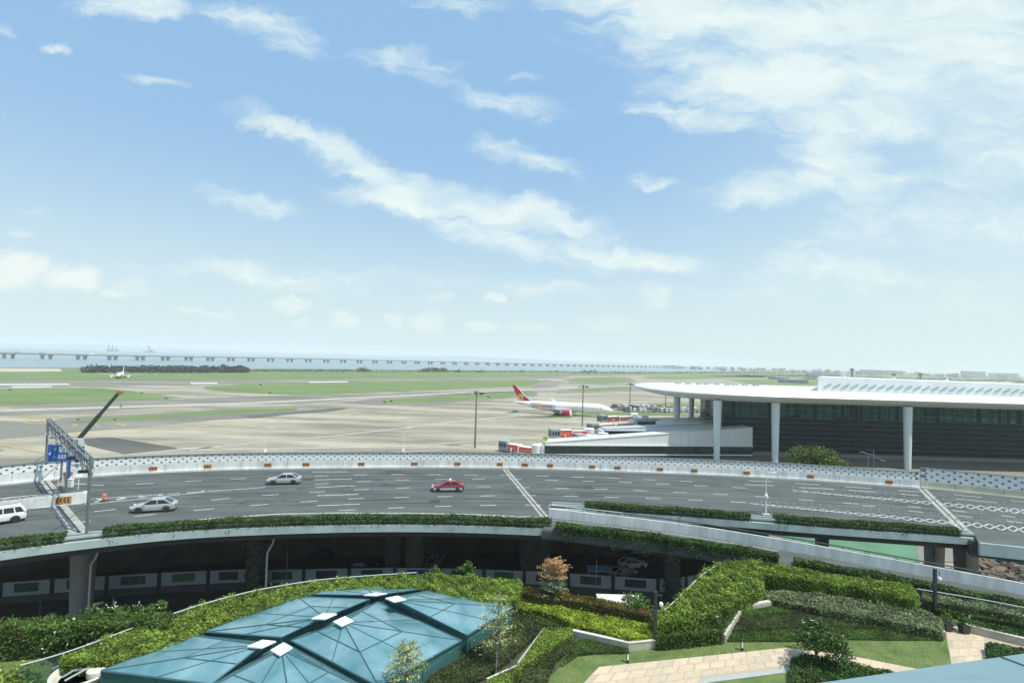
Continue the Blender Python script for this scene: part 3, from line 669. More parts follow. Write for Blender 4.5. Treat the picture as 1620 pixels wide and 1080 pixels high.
# parapets with perforated screens
def barrier(path, label, mats, z_par=1.32, z_top=2.62, rows=3, x0=None, cell=1.16, yoff=0.0):
    t_ = thing('perforated_barrier', label, 'barrier', path[0])
    m_ = MB(); m_.sweep(path, -.05, .4, DZ, DZ + z_par); m_.sweep(path, -.28, -.06, DZ, DZ + .28); m_.build('parapet', mats, t_)
    p = resample(path, cell / 2); n_ = offset(p, .22); ch = (z_top - z_par) / (rows * .5 + .2)
    s_ = MB(); hh = (z_top - z_par - .06) / rows
    zb = DZ + z_par
    # screen: lattice of half cells, hexagonal holes staggered row by row
    for i in range(len(n_) - 2):
        for r_ in range(rows):
            if (i + r_) % 2: continue
            a, c_, b = n_[i], n_[i+1], n_[i+2]; z0 = zb + r_ * hh + .03; z1 = z0 + hh; zc = (z0 + z1) / 2
            def pt(s, z):
                q = a.lerp(c_, s) if s <= 1 else c_.lerp(b, s - 1); return Vector((q.x, q.y, z))
            hw, hv = .30, hh * .29
            hole = [pt(1-hw, zc), pt(1-hw*.5, zc-hv), pt(1+hw*.5, zc-hv), pt(1+hw, zc), pt(1+hw*.5, zc+hv), pt(1-hw*.5, zc+hv)]
            rim = [pt(0, zc), pt(.0, z0), pt(2, z0), pt(2, zc), pt(2, z1), pt(0, z1)]
            for k in range(6): s_.face([rim[k], rim[(k+1) % 6], hole[(k+1) % 6], hole[k]])
    # rows shifted by half a cell: fill the first half cell
    o = s_.build('screen', white_m, t_); md = o.modifiers.new('thick', 'SOLIDIFY'); md.thickness = .05
    b_ = MB()
    for q_ in range(3, len(path)-2, 3 if rows == 3 else 4):
        d_ = (path[q_+1]-path[q_]).normalized(); b_.box((path[q_].x+d_.y*.052, path[q_].y-d_.x*.052, DZ+z_par*.5), (.035,.02,z_par-.02), math.atan2(d_.y,d_.x))
    b_.build('panel_joints', beam_c, t_)
    b_ = MB(); b_.sweep(path, .40, .44, DZ + z_par + .02, DZ + z_top - .05); b_.build('backing_sheet', mat('screen_backing', (0.28,0.31,0.31), .7), t_)
    c_ = MB(); c_.sweep(path, .1, .5, DZ + z_top - .02, DZ + z_top + .08); c_.build('cap_rail', steel, t_)
    g_ = MB(); g_.sweep(path, .10, .26, DZ + z_par + .002, DZ + z_par + .05); g_.build('base_rail', steel, t_)
    return t_
barrier(FAR, 'long curved white parapet with perforated screen and chevron boards', white_c)
barrier(FARR, 'taller perforated white screen on a cream parapet at the right edge', cream_c, 1.25, 3.35, 4, cell=1.5)
# ------------------------------------------------------------------ painted markings and joints
mk = MB().use(paint)
def stroke(a, b, w=.2, z=DZ + .006):
    pa, pb = P(a[0], a[1], DZ), P(b[0], b[1], DZ); d = (pb - pa).normalized(); n = Vector((-d.y, d.x, 0)) * w / 2
    mk.face([(q.x, q.y, z) for q in (pa - n, pb - n, pb + n, pa + n)])
def polystroke(pts, w=.2, z=DZ + .006):
    for a, b in zip(pts, pts[1:]): stroke(a, b, w, z)
def dashes(pts, phase, x1=9e9, period=6.0, on=2.1, w=.2, x0=-9e9):
    pth = smoothpath([P(x, y, DZ) for x, y in pts], 1.0, 1); 
    Ls = [0]
    for a, b in zip(pth, pth[1:]): Ls.append(Ls[-1] + (b - a).length)
    def at(s):
        for j in range(len(Ls) - 1):
            if Ls[j+1] >= s: return pth[j].lerp(pth[j+1], (s - Ls[j]) / (Ls[j+1] - Ls[j]))
        return pth[-1]
    k0 = min(range(len(pth)), key=lambda j: abs(proj(pth[j])[0] - phase)); s = Ls[k0] % period - period
    while s < Ls[-1]:
        if s >= 0 and s + on <= Ls[-1]:
            a, b = at(s), at(s + on)
            if x0 < proj(a)[0] < x1:
                d = (b - a).normalized(); n = Vector((-d.y, d.x, 0)) * w / 2
                mk.face([(q.x, q.y, DZ + .006) for q in (a - n, b - n, b + n, a + n)])
        s += period
dashes([(20,772),(65,768),(197,767),(266,762.5),(332,759),(395,756),(516,752.4),(575,750.8),(620,750.2),(800,751),(965,755.8),(1140,763.5)], 563)
dashes([(440,769),(519,764.4),(573,761.6),(630,759),(690,758),(760,757.5),(810,757.6),(975,762),(1136,769.5),(1207,773)], 627)
dashes([(59,819.5),(147,808.8),(301,793.5),(374,786.8),(442,781.5),(507,777.4),(571,774),(630,771.7),(700,769.5),(745,769),(965,773.8),(1145,781.5),(1241,787.5),(1308,793.8),(1380,798)], 624)
dashes([(69.6,831.9),(158,822),(230,814.5),(302,807.6),(361,802),(436,796.2),(508,791.5),(569,788),(630,786.6),(685,785.3),(748,784.3),(818,783),(917,784.6),(971,786.3),(1032,788),(1088,790),(1145,792.7),(1210,796)], 621)
dashes([(495,809),(567,805.6),(630,802.6),(688,800.6),(748,799.5),(819,798),(869,799),(925,800)], 617)
for a, b in (((494,746.3),(551,745.8)),((497,758.6),(556.5,757.5)),((499.5,770.8),(562,768)),((502,783.6),(567,781.4)),((501,799.4),(570,796.9)),
             ((1182.6,760),(1221,761.6)),((1178.6,766.3),(1225,768)),((1259,764.3),(1298,766.4)),((1264.5,770.8),(1319,773.4)),((1337,769.4),(1378,772)),((1342,775),(1385,778)),((1421,775.5),(1454,777.5)),((1425,781),(1456,783.8)),
             ((1509,782),(1553,786.5)),((1512.6,788.6),(1578,794.8)),((1598,791),(1640,796)),((1435,800.5),(1457,802)),((1436,807.5),(1461,810)),((1506,807),(1530,809.5)),((1513,815.5),(1537,818)),((1584,815.3),(1607,817.8)),((1592,823.7),(1618,826.5)),
             ((1364,799.2),(1384,800.6)),((270,826),(330,820.2)),((330,820.2),(441,812.6)),((441,812.6),(560,810.5)),((90,846),(110,843.2))):
    stroke(a, b, .24)
polystroke([(144,789),(250,782.5),(420,770.5)], .2); polystroke([(135,797.8),(230,788),(330,777)], .2)
for x in (165,198,231,262,295,328):
    t_ = (x - 144) / 186; yt = 789 - (x - 144) * .0667 * 1.0 ; yb = 797 - (x - 135) * .107
    ym = (yt + yb) / 2
    stroke((x - 14 * (1 - t_ * .5), yt + .3), (x, ym), .42); stroke((x - 16 * (1 - t_ * .5), yb - .3), (x, ym), .42)
polystroke([(0,809.6),(60,803.2),(130,796.6)], .12)
polystroke([(560,811.5),(640,811.2),(740,812.8),(862,818.6)], .22)
for k in range(9):
    x = 700 + k * 19; stroke((x, 814.6 + k * .35), (x + 10, 814.9 + k * .38), .5)
# diamond gores at the right, with posts
def gore(top, bot, n, x0, x1):
    f = lambda pl, x: pl[0][1] + (pl[1][1] - pl[0][1]) * (x - pl[0][0]) / (pl[1][0] - pl[0][0])
    st = (x1 - x0) / n
    for k in range(n):
        a, b = x0 + k * st, x0 + (k + 1) * st; u_, l_ = (f(top, a), f(bot, a)), (f(top, b), f(bot, b))
        s1 = (a, u_[0] if k % 2 == 0 else u_[1]); s2 = (b, l_[1] if k % 2 == 0 else l_[0])
        stroke(s1, s2, .17); stroke((a, u_[1] if k % 2 == 0 else u_[0]), (b, l_[0] if k % 2 == 0 else l_[1]), .17)
gore(((1250,774.4),(1620,804.6)), ((1250,775.6),(1620,813.2)), 22, 1256, 1640)
gore(((1185,795.2),(1620,832.8)), ((1185,796.2),(1620,842)), 24, 1192, 1640)
stroke((1185,795.3),(1225,798.6), .2); stroke((1253,775),(1280,777.6), .2)
polystroke([(872,822.5),(968,833),(1071,845.5),(1155,858.5),(1231,871.5)], .1, DZ + .03)
struct(mk.build('road_markings', paint))
jt = MB().use(mat('joint_concrete', (0.30,0.31,0.28), .9, var=.3, vscale=1.2)); jd = MB().use(mat('joint_slot', (0.03,0.03,0.03), .9))
def joint(a, b, w, zo=.003):
    pa, pb = P(a[0],a[1],DZ), P(b[0],b[1],DZ); d = (pb-pa).normalized(); n = Vector((-d.y,d.x,0))
    jt.face([(q.x,q.y,DZ+.003) for q in (pa-n*w, pb-n*w, pb+n*w, pa+n*w)]); jd.face([(q.x,q.y,DZ+.009) for q in (pa-n*.09, pb-n*.09, pb+n*.09, pa+n*.09)])
joint((91,798),(131,848), .75); joint((799,741.5),(862,817), .48); joint((1459,773),(1530,843), .62); joint((70,760),(88,782), .6)
tyre = bpy.data.materials.new('tyre_wear'); tyre.use_nodes = True; tt = tyre.node_tree; tb = tt.nodes['Principled BSDF']; tb.inputs['Base Color'].default_value = (0.035,0.04,0.04,1); tb.inputs['Roughness'].default_value = .7
tn = tt.nodes.new('ShaderNodeTexNoise'); tn.inputs['Scale'].default_value = .25; tn.inputs['Detail'].default_value = 8; tg = tt.nodes.new('ShaderNodeNewGeometry'); tt.links.new(tg.outputs['Position'], tn.inputs['Vector'])
tr_ = tt.nodes.new('ShaderNodeMapRange'); tt.links.new(tn.outputs[0], tr_.inputs[0]); tr_.inputs[1].default_value = .4; tr_.inputs[2].default_value = .75; tr_.inputs[3].default_value = .08; tr_.inputs[4].default_value = .62; tt.links.new(tr_.outputs[0], tb.inputs['Alpha'])
tw = MB().use(tyre); lanes = [2.2,3.9,6.2,7.9,10.8,12.5,15.3,17.0,20.0,21.7]
for o_ in lanes:
    pa, pb = offset(FAR, -o_), offset(FAR, -o_-.42)
    for i in range(len(FAR)-1):
        if pa[i].x > -62 or o_ < 9: tw.face([(q.x,q.y,DZ+.0025) for q in (pb[i],pb[i+1],pa[i+1],pa[i])])
rr = random.Random(77)
for _ in range(26):
    i = rr.randrange(30, len(FAR)-30); o_ = rr.uniform(2,22); w_, l_ = rr.uniform(.3,1.6), rr.randrange(1,5)
    pa, pb = offset(FAR, -o_), offset(FAR, -o_-w_)
    if FAR[i].x < -40: continue
    for j in range(l_): tw.face([(q.x,q.y,DZ+.0045) for q in (pb[i+j],pb[i+j+1],pa[i+j+1],pa[i+j])])
struct(tw.build('tyre_wear'))
struct(jt.build('expansion_joint')); struct(jd.build('expansion_joint_slot'))
# flexible lane posts
posts = []
for (a, b, n) in (((1257,773.5),(1620,801),24), ((1204,796),(1620,829),32), ((1290,779),(1620,812),12)):
    for k in range(n):
        t_ = (k + random.uniform(-.15,.15)) / (n - 1); posts.append((a[0] + (b[0]-a[0])*t_, a[1] + (b[1]-a[1])*t_ + 1.2))
pst = thing('lane_post', 'short slim flexible post on the painted gore, right half of the road', 'post', P(posts[0][0], posts[0][1], DZ), group='lane posts on the diamond markings', local=True)
MB().tube([(0,0,.03),(0,0,.72)], .04, 6).build('post', mat('lane_post_white', (0.55,0.56,0.55), .6), pst)
MB().lathe([(.13,0),(.12,.04),(.05,.06)], (0,0,0), 8).build('base', steel_dk, pst)
for x, y in posts[1:]: dup(pst, P(x, y, DZ))
# ================================================================== aircraft
def airliner(name, label, loc, rz, sc=1.0, tail=None, engine=None, livery=False, body=None):
    t_ = thing(name, label, 'aeroplane', loc, rz, local=True); t_.scale = (sc, sc, sc)
    body = body or mat('aircraft_white', (0.78,0.79,0.79), .3); tail = tail or body; engine = engine or body
    ax = 4.9; st = [(31.4,.05,-.9),(31,.65,-.85),(30,1.25,-.7),(28.5,1.9,-.45),(26.5,2.45,-.2),(24,2.8,-.05),(21,2.95,0)] + [(21-k*1.0,2.95,0) for k in range(1,30)] + [(-9.5-k*1.5, max(.35, 2.95-(k/14)**1.55*2.6), (k/14)**1.6*1.55) for k in range(1,15)] + [(-31.4,.2,1.6)]
    fm = MB(); fm.use(body); ns = 28; rings = []
    for x, r_, dz in st: rings.append([Vector((x, math.cos(2*math.pi*k/ns)*r_, ax + dz + math.sin(2*math.pi*k/ns)*r_)) for k in range(ns)])
    rings = rings[::-1]
    if livery:
        cols = [mat('graphic_pale_grey',(0.42,0.42,0.46),.4),mat('graphic_dark',(0.10,0.09,0.12),.4),mat('graphic_orange',(0.72,0.42,0.16),.4),mat('graphic_mauve',(0.42,0.30,0.36),.4),mat('graphic_slate',(0.36,0.36,0.44),.4),mat('graphic_rose',(0.55,0.34,0.30),.4)]
        rr = random.Random(4)
        vs = [p for r_ in rings for p in r_]; n0 = len(fm.v); fm.v += [tuple(p) for p in vs]
        for i in range(len(rings)-1):
            x = rings[i][0].x
            for k in range(ns):
                a = 2*math.pi*(k+.5)/ns; side = math.cos(a) < -.15; h = math.sin(a); m_ = body
                w = 1 - max(0, (x + 20) / 16) * .35
                if side and -21 < x < -4.5 and -.62 < h < .62 * w:
                    if x < -17.5: m_ = cols[0] if (h > -.1 or rr.random() < .3) else cols[1]
                    elif x < -13.5: m_ = cols[2] if rr.random() < .7 else cols[5]
                    elif x < -9: m_ = cols[3] if rr.random() < .7 else cols[5]
                    else: m_ = cols[4] if rr.random() < .8 else cols[3]
                fm.use(m_); fm.f.append((n0+i*ns+k, n0+i*ns+(k+1)%ns, n0+(i+1)*ns+(k+1)%ns, n0+(i+1)*ns+k)); fm.m.append(fm.cur)
        fm.use(body)
    else: fm.loft(rings)
    fm.build('fuselage', None, t_, smooth=True)
    dk_ = mat('aircraft_window', (0.03,0.035,0.045), .2)
    w_ = MB()
    for s_ in (-1, 1):
        for k in range(38):
            x = 23 - k * 1.15
            if livery and s_ < 0 and x < -4: continue
            w_.box((x, s_*2.93, ax+.55), (.35,.1,.45))
    w_.build('cabin_windows', dk_, t_)
    w_ = MB(); w_.loft([[Vector((28.6,-1.15,ax+.55)),Vector((28.6,1.15,ax+.55)),Vector((27.6,1.5,ax+1.35)),Vector((27.6,-1.5,ax+1.35))],[Vector((29.5,-.75,ax+.15)),Vector((29.5,.75,ax+.15)),Vector((28.3,1.1,ax+1.1)),Vector((28.3,-1.1,ax+1.1))]]); w_.build('cockpit_window', dk_, t_)
    w_ = MB()
    for s_ in (-1, 1):
        for dx in (24.5, 9.5, -5, -19): w_.box((dx, s_*2.96, ax+.2), (1.0,.06,1.9))
    w_.build('door_outlines', mat('door_line', (0.62,0.64,0.66), .4), t_)
    wg = mat('wing_grey', (0.50,0.52,0.53), .4)
    def foil(x0, ch, y, z, th): return [Vector((x0,y,z)),Vector((x0-ch*.3,y,z+th)),Vector((x0-ch,y,z+.02)),Vector((x0-ch*.35,y,z-th*.6))]
    for s_ in (-1, 1):
        m_ = MB(); r_ = [foil(8.5,12.5,0,ax-1.9,.75), foil(5,9,s_*5,ax-1.5,.6), foil(.2,6,s_*12,ax-.8,.4), foil(-8.5,3,s_*24,ax+1.1,.2), foil(-12.8,.8,s_*30,ax+2.6,.06)]
        m_.loft(r_ if s_ > 0 else [q[::-1] for q in r_]); m_.build('wing', wg, t_, True)
        m_ = MB(); r_ = [foil(-23.5,6,0,ax+1.1,.25), foil(-29,2.2,s_*9.6,ax+2.3,.1)]
        m_.loft(r_ if s_ > 0 else [q[::-1] for q in r_]); m_.build('tailplane', wg, t_, True)
        e_ = MB().use(engine); c_ = (0, s_*9.8, ax-2.55)
        def ringx(x, r): return [Vector((x, c_[1] + math.cos(2*math.pi*k/20)*r, c_[2] + math.sin(2*math.pi*k/20)*r)) for k in range(20)]
        e_.loft([ringx(x, r) for x, r in ((2.2,1.2),(3,1.5),(5,1.78),(7,1.75))]); e_.use(white_m); e_.loft([ringx(x, r) for x, r in ((7.01,1.76),(7.5,1.7),(7.7,1.6),(7.45,1.45))]); e_.use(dk_); e_.loft([ringx(7.3,1.44), ringx(7.0,1.4)]); e_.use(wg); e_.loft([ringx(2.2,.85), ringx(.6,.5)]); e_.box((2.6, c_[1], ax-1.4), (5,.4,1.3))
        e_.build('engine', None, t_, True)
        g_ = MB()
        for dx in (-1.6, -3.1):
            for dy in (-.55, .55): g_.loft([[Vector((dx+math.cos(2*math.pi*k/12)*.68, s_*4.9+dy-.22*s2, .68+math.sin(2*math.pi*k/12)*.68)) for k in range(12)] for s2 in (1,-1)])
        g_.build('wheel', black_m, t_); 
        g_ = MB(); g_.tube([(-2.3,s_*4.9,.7),(-2.3,s_*4.6,3)], .25, 6); g_.box((-2.3, s_*5.3, 2.0), (2.6,.1,2.0)); g_.build('landing_gear', wg, t_)
    m_ = MB(); fin = [[Vector((-20,-.28,ax+2.4)),Vector((-20,.28,ax+2.4)),Vector((-28,.28,ax+2.0)),Vector((-28,-.28,ax+2.0))],[Vector((-24.6,-.2,ax+5.7)),Vector((-24.6,.2,ax+5.7)),Vector((-29.6,.2,ax+5.7)),Vector((-29.6,-.2,ax+5.7))],[Vector((-30.6,-.1,12.2+ax-4.9+4.8)),Vector((-30.6,.1,12.2+4.8)),Vector((-33.0,.1,17.0)),Vector((-33.0,-.1,17.0))]]
    m_.loft(fin); m_.build('tail_fin', tail, t_)
    if livery:
        lead = MB(); lead.tube([(-19.4,0,ax+2.4),(-24.4,0,ax+5.8),(-30.4,0,17.05)], .22, 6); lead.build('fin_leading_edge', body, t_)
        gold = mat('gold_emblem', (0.72,0.42,0.14), .4)
        e_ = MB(); c0 = Vector((-26.7, -.33, ax+4.55))
        def arc(r, a0, a1, w, cx=0, cz=0):
            n = 14
            for k in range(n):
                a, b = a0 + (a1-a0)*k/n, a0 + (a1-a0)*(k+1)/n
                q = [(r*math.cos(a), r*math.sin(a)), (r*math.cos(b), r*math.sin(b)), ((r-w)*math.cos(b), (r-w)*math.sin(b)), ((r-w)*math.cos(a), (r-w)*math.sin(a))]
                e_.face([c0 + Vector((x+cx, 0, z+cz)) for x, z in q][::-1])
        arc(2.35, .3, 5.6, .8); arc(1.3, -1.2, 2.6, .7, .1, .1); arc(1.5, 2.6, 4.8, .5, .4, -.2); arc(.5, 0, 6.28, .45, .3, .3)
        o_ = e_.build('tail_emblem', gold, t_)
    g_ = MB()
    for s_ in (-.35, .35): g_.loft([[Vector((22.6+math.cos(2*math.pi*k/12)*.5, s_-.15*s2, .5+math.sin(2*math.pi*k/12)*.5)) for k in range(12)] for s2 in (1,-1)])
    g_.tube([(22.6,0,.5),(22.9,0,2.4)], .14, 6); g_.build('nose_gear', black_m, t_)
    return t_
red_t = mat('tail_red', (0.42,0.018,0.045), .35)
tp, np_ = Vector((-.0,0,0)), None
pc = P(888, 655.6, 0)
airliner('airliner', 'white airliner with red tail, gold tail emblem and red engine taxiing on the apron', (pc.x+.3, pc.y, 0), R(-17), 1.0, red_t, mat('engine_red', (0.45,0.02,0.05), .35), True)
q = P(191, 597.2, 0); airliner('airliner', 'small white airliner head on at far left before the dark tree belt', (q.x, q.y, 0), math.atan2(-q.y, -q.x*.8), .78)
def behind(px, ytop, sc, rz, label, tail, name='airliner'):
    z = 17 * sc; Y = 600
    for _ in range(90):
        b = Q(px, 600, Y); b.z = 0; Y *= 1 - .01 * (1 if top_z(b, ytop) < z else -1)
    off = Vector((math.cos(rz), math.sin(rz), 0)) * 31 * sc
    return airliner(name, label, (b.x + off.x, b.y + off.y, 0), rz, sc, tail)
behind(1111, 607.2, .64, R(-12), 'airliner behind the terminal of which a blue tail fin shows over the roof, left one', mat('tail_blue', (0.06,0.12,0.30), .4))
behind(1190, 607.6, .64, R(-5), 'airliner behind the terminal whose slim dark red tail fin shows over the roof', mat('tail_maroon', (0.22,0.06,0.07), .4))
q = Q(1540, 690, 305); airliner('airliner', 'airliner parked beyond the terminal, glimpsed through its upper glass at right', (q.x, q.y, 0), R(-28), .8, mat('tail_teal', (0.05,0.22,0.24), .4))

# ================================================================== service vehicles beyond the aircraft
def service_van(name, label, loc, rz, col, group, L_=5.5, W_=2.0, H=2.2, cargo=False, cat='van'):
    t_ = thing(name, label, cat, loc, rz, group=group, local=True); bodym = mat('van_%d_%d_%d' % tuple(int(c*100) for c in col), col, .5)
    b_ = MB(); b_.loft([[Vector((x, -W_/2*w, .35)), Vector((x, W_/2*w, .35)), Vector((x, W_/2*w*.9, z)), Vector((x, -W_/2*w*.9, z))] for x, w, z in ((-L_/2,.95,H),(L_/2-1.7,1,H),(L_/2-.9,.98,H*.6),(L_/2,.9,H*.5))]); b_.build('body', bodym, t_)
    g_ = MB(); g_.box((L_/2-1.25, 0, H*.77), (.7, W_*.86, .5), 0, .6); g_.box((-.3, 0, H*.76), (L_*.55, W_*.965, .5)); g_.build('window', mat('vehicle_glass', (0.02,0.03,0.035), .15), t_)
    w_ = MB()
    for x in (-L_*.3, L_*.3):
        for y in (-W_/2, W_/2): w_.loft([[Vector((x+math.cos(2*math.pi*k/10)*.36, y-.1*s2, .36+math.sin(2*math.pi*k/10)*.36)) for k in range(10)] for s2 in (1,-1)])
    w_.build('wheels', black_m, t_); return t_
vcols = [((0.72,0.72,0.70),'white'),((0.62,0.63,0.63),'pale grey'),((0.12,0.13,0.14),'dark'),((0.30,0.32,0.34),'grey')]
rv = random.Random(12); protos = []
for c_, n_ in vcols: protos.append((c_, n_))
first = {}
for (x0, x1, y0, y1, n) in ((967,1060,644.5,646.5,17),(975,1130,647.5,650,24),(985,1128,650.2,652.4,20)):
    for k in range(n):
        t_ = (k + rv.uniform(.1,.9)) / n; c_, nm = rv.choice(vcols); p_ = P(x0+(x1-x0)*t_, y0+(y1-y0)*t_, 0); rz = R(rv.choice((78,85,95,100,170)))
        lb = '%s service van in the parking rows beyond the airliner nose' % nm; L_ = rv.choice((5,6,8))
        if (nm, L_) not in first: first[(nm, L_)] = service_van('service_van', lb, (p_.x,p_.y,0), rz, c_, 'parked service vans beyond the airliner', L_, 2.1, 2.0 + L_*.1)
        else: dup(first[(nm, L_)], (p_.x,p_.y,0), rz)
flat('vehicle_park', [(962,643.5),(1060,642.5),(1140,647),(1140,655),(1060,652),(962,650.5)], -.11, concrete)

for i, (px, py, c_, lb) in enumerate([(16,617,0,'dark guidance board at the left end of the front grass island'),(224,622,0,'dark guidance board near the tip of the left grass island'),(263,630.5,0,'small dark board at the tip of the left grass island'),(123.5,664,0,'dark guidance board on the narrow grass strip, left one'),(181.5,664,0,'dark guidance board on the narrow grass strip, right one'),
        (412,609,0,'dark board at the upper left of the middle grass island'),(427,622,0,'dark board at the lower left of the middle grass island'),(608.5,636,0,'dark guidance board at the point of the small right grass strip'),(618.5,635,0,'second dark guidance board at the point of the small right strip'),(773,629,0,'little dark board on the grass strip by the tall grey mast'),
        (446,642.5,1,'white marker box on the dark shoulder, middle one'),(459,646,1,'white marker box on the dark shoulder, right one'),(437,648,1,'white marker box on the dark shoulder, left one'),(46,598,1,'white approach light post in the far grass, leftmost'),(233,596,1,'white approach light post right of the small head on airliner'),(246,594.5,1,'taller white light post right of the small head on airliner'),(285,595.5,1,'white light post below the dark tree belt'),(299,594.5,1,'white light post under the right of the tree belt'),(451,592,1,'lone white post in the far grass, mid left'),(890,592.5,1,'white post in the far grass above the airliner')]):
    b = P(px, py, 0); k = b.y / F; w_, h_ = (4.5*k, 1.6*k) if not c_ else (1.1*k, 2.6*k)
    t_ = thing('airfield_sign' if not c_ else 'airfield_marker', lb, 'airfield sign' if not c_ else 'marker', b); MB().box((b.x,b.y,h_*.6), (w_,.25,h_*.8)).build('board', steel_dk if not c_ else white_m, t_); MB().box((b.x,b.y,h_*.1), (w_*.9,.12,h_*.2)).build('foot', steel, t_)
# ================================================================== light masts and lamps
def mast(px, ytop, label):
    Y = 250
    for _ in range(60):
        b = Q(px, 640, Y); b.z = 0; Y *= 1 - .01 * (1 if top_z(b, ytop) < 21.5 else -1)
    t_ = thing('light_mast', label, 'light mast', b, group='high light masts on the apron')
    MB().tube([b, b + Vector((0,0,21.2))], [.42,.22], 8).build('pole', steel, t_)
    m_ = MB(); n = 8
    for k in range(n):
        a, c_ = 2*math.pi*k/n, 2*math.pi*(k+1)/n
        m_.tube([b + Vector((math.cos(a)*2.0, math.sin(a)*2.0, 20.7)), b + Vector((math.cos(c_)*2.0, math.sin(c_)*2.0, 20.7))], .07, 5)
        m_.tube([b + Vector((0,0,20.9)), b + Vector((math.cos(a)*2.0, math.sin(a)*2.0, 20.7))], .06, 5)
    m_.lathe([(.5,20.4),(.6,21.0),(.3,21.5)], b, 8); m_.build('ring', steel, t_)
    for k in range(8):
        a = 2*math.pi*k/8; m_ = MB(); m_.box(b + Vector((math.cos(a)*2.25, math.sin(a)*2.25, 20.35)), (.8,.55,.6), a, .5)
        m_.build('floodlight', steel_dk if k in (0,6,7) else mat('lamp_grey', (0.45,0.47,0.47), .4), t_)
mast(753.5, 617, 'tall grey light mast nearest the road, left of the airliner tail'); mast(922, 608, 'tall grey light mast standing before the airliner fuselage')
mast(996.5, 605, 'tall grey light mast behind the red boarding bridges'); mast(1053, 603.5, 'most distant light mast, over the left tip of the terminal roof')
def street_lamp(b, h, label, side=1, dev=2.9):
    t_ = thing('street_lamp', label, 'street lamp', b, group='white lamp poles beside the road')
    MB().tube([b, b+Vector((0,0,dev))], .10, 8).tube([b+Vector((0,0,dev)), b+Vector((0,0,h-.6)), b+Vector((side*.25,0,h-.1)), b+Vector((side*.8,0,h))], [.06,.05,.045,.04], 8).build('pole', white_m, t_)
    MB().box(b+Vector((side*1.0,0,h)), (.75,.24,.12)).build('lamp_head', white_m, t_)
    MB().lathe([(.12,dev-.5),(.24,dev-.4),(.26,dev-.1),(.16,dev+.15),(.1,dev+.35)], b, 8).build('camera_housing', white_m, t_)
    MB().prism([(b.x-.5,b.y-.35),(b.x+.5,b.y-.35),(b.x+.5,b.y+.35),(b.x-.5,b.y+.35)], b.z-.05, b.z+.18).build('base', conc_c, t_)
b = P(416,742,DZ); b = offset([P(400,742,DZ), b, P(440,741.6,DZ)], .75)[1]; street_lamp(b, top_z(b,676.5)-DZ, 'white lamp pole behind the screen, above the left silver sedan')
b = offset([P(620,740,DZ), P(636.5,739.8,DZ), P(650,739.8,DZ)], .75)[1]; street_lamp(b, top_z(b,676.5)-DZ, 'white lamp pole behind the screen, left of the tall grey mast')
b = P(1211.5,814.5,DZ); street_lamp(b, top_z(b,747)-DZ, 'white lamp pole rising out of the hedge on the near road edge', 1, 2.6)
for px, yt, yb, lb in ((1382,712,738,'pale double armed street lamp before the terminal glass'),(1373.5,721,738,'thin pale post beside the double armed street lamp')):
    b = Q(px, 760, 125); b.z = 0; zt = top_z(b, yt); t_ = thing('street_lamp', lb, 'street lamp', b)
    m_ = MB().tube([b, b+Vector((0,0,zt))], .11, 6); m_.build('pole', steel, t_)
    if px == 1382: MB().tube([b+Vector((-2.6,0,zt-.6)), b+Vector((0,0,zt-1.2)), b+Vector((2.0,0,zt-2.4))], .08, 6).box(b+Vector((-2.8,0,zt-.5)), (1.2,.3,.15)).box(b+Vector((2.2,0,zt-2.4)), (1.2,.3,.15)).build('arm', steel, t_)

# ================================================================== terminal
TX = 330.0
outl = []
for k in range(81):
    th = math.pi * k / 80; c_, s_ = math.sin(th), math.cos(th)
    n_ = 2 / 2.5
    outl.append((96 - 42.5 * abs(c_) ** n_, 214 - 42 * math.copysign(abs(s_) ** n_, s_)))
outl = [(x, y) for x, y in outl]                    # from front (Y=172) round the tip to the back (Y=256)
outl = [(TX, 172), (250,172), (180,172)] + [(130,172)] + outl + [(130,256),(180,256),(250,256),(TX,256)]
def inset(d):
    r_ = []
    for x, y in outl:
        cx = max(96, x); k = max(0, 1 - d / 42); r_.append((cx + (x - cx) * k, 214 + (y - 214) * k))
    return r_
prof = [(20,20.9),(9,20.9),(6.5,21.1),(4.5,21.5),(3,22.0),(1.7,22.5),(.7,22.95),(.15,23.3),(0,23.5),(.2,23.75),(.8,24.0),(2,24.25),(4.5,24.5),(8,24.65),(14,24.8),(40,24.9)]
term = thing('terminal', 'airport terminal with a rounded white roof, pale columns and dark glass walls', 'building', (150,200,0))
rm = MB(); rm.loft([[Vector((x, y, z)) for x, y in inset(d)] for d, z in prof]); rm.build('roof', roof_w, term, True)
cl = MB().use(roof_w); xl = Q(1294,600,195).x
cl.prism([(xl,195),(TX,195),(TX,236),(xl*236/195+2,236)], 24.5, lambda p: 30.2 - (p[0]-xl) * .0085)
cl.use(mat('louvre_shadow', (0.22,0.25,0.26), .6)); 
for k in range(56):
    x = xl + 2 + k * 3.4; z = 27.0
    cl.loft([[Vector((x,194.98,z-.75)),Vector((x+.5,194.98,z-.75)),Vector((x+3.3,194.98,z+.75)),Vector((x+2.8,194.98,z+.75))],[Vector((x,194.7,z-.75)),Vector((x+.5,194.7,z-.75)),Vector((x+3.3,194.7,z+.75)),Vector((x+2.8,194.7,z+.75))]])
cl.build('clerestory', None, term)
m_ = MB()
for px in (1335, 1414, 1498): x = Q(px,600,200).x; m_.tube([(x,200,30),(x,200,31.6)], .18, 5); m_.box((x,200,30.4), (1.2,.6,.5))
m_.build('roof_vents', white_m, term)
m_ = MB()
for k in range(9): x = 108 - k*4.2; m_.box((x, 226+k%3, 25.1), (2.2,1.5,.9))
for x in (88,96,102): m_.tube([(x,228,24.7),(x,228,27)], .09, 5)
m_.build('roof_plant', mat('plant_grey', (0.40,0.42,0.42), .5), term)
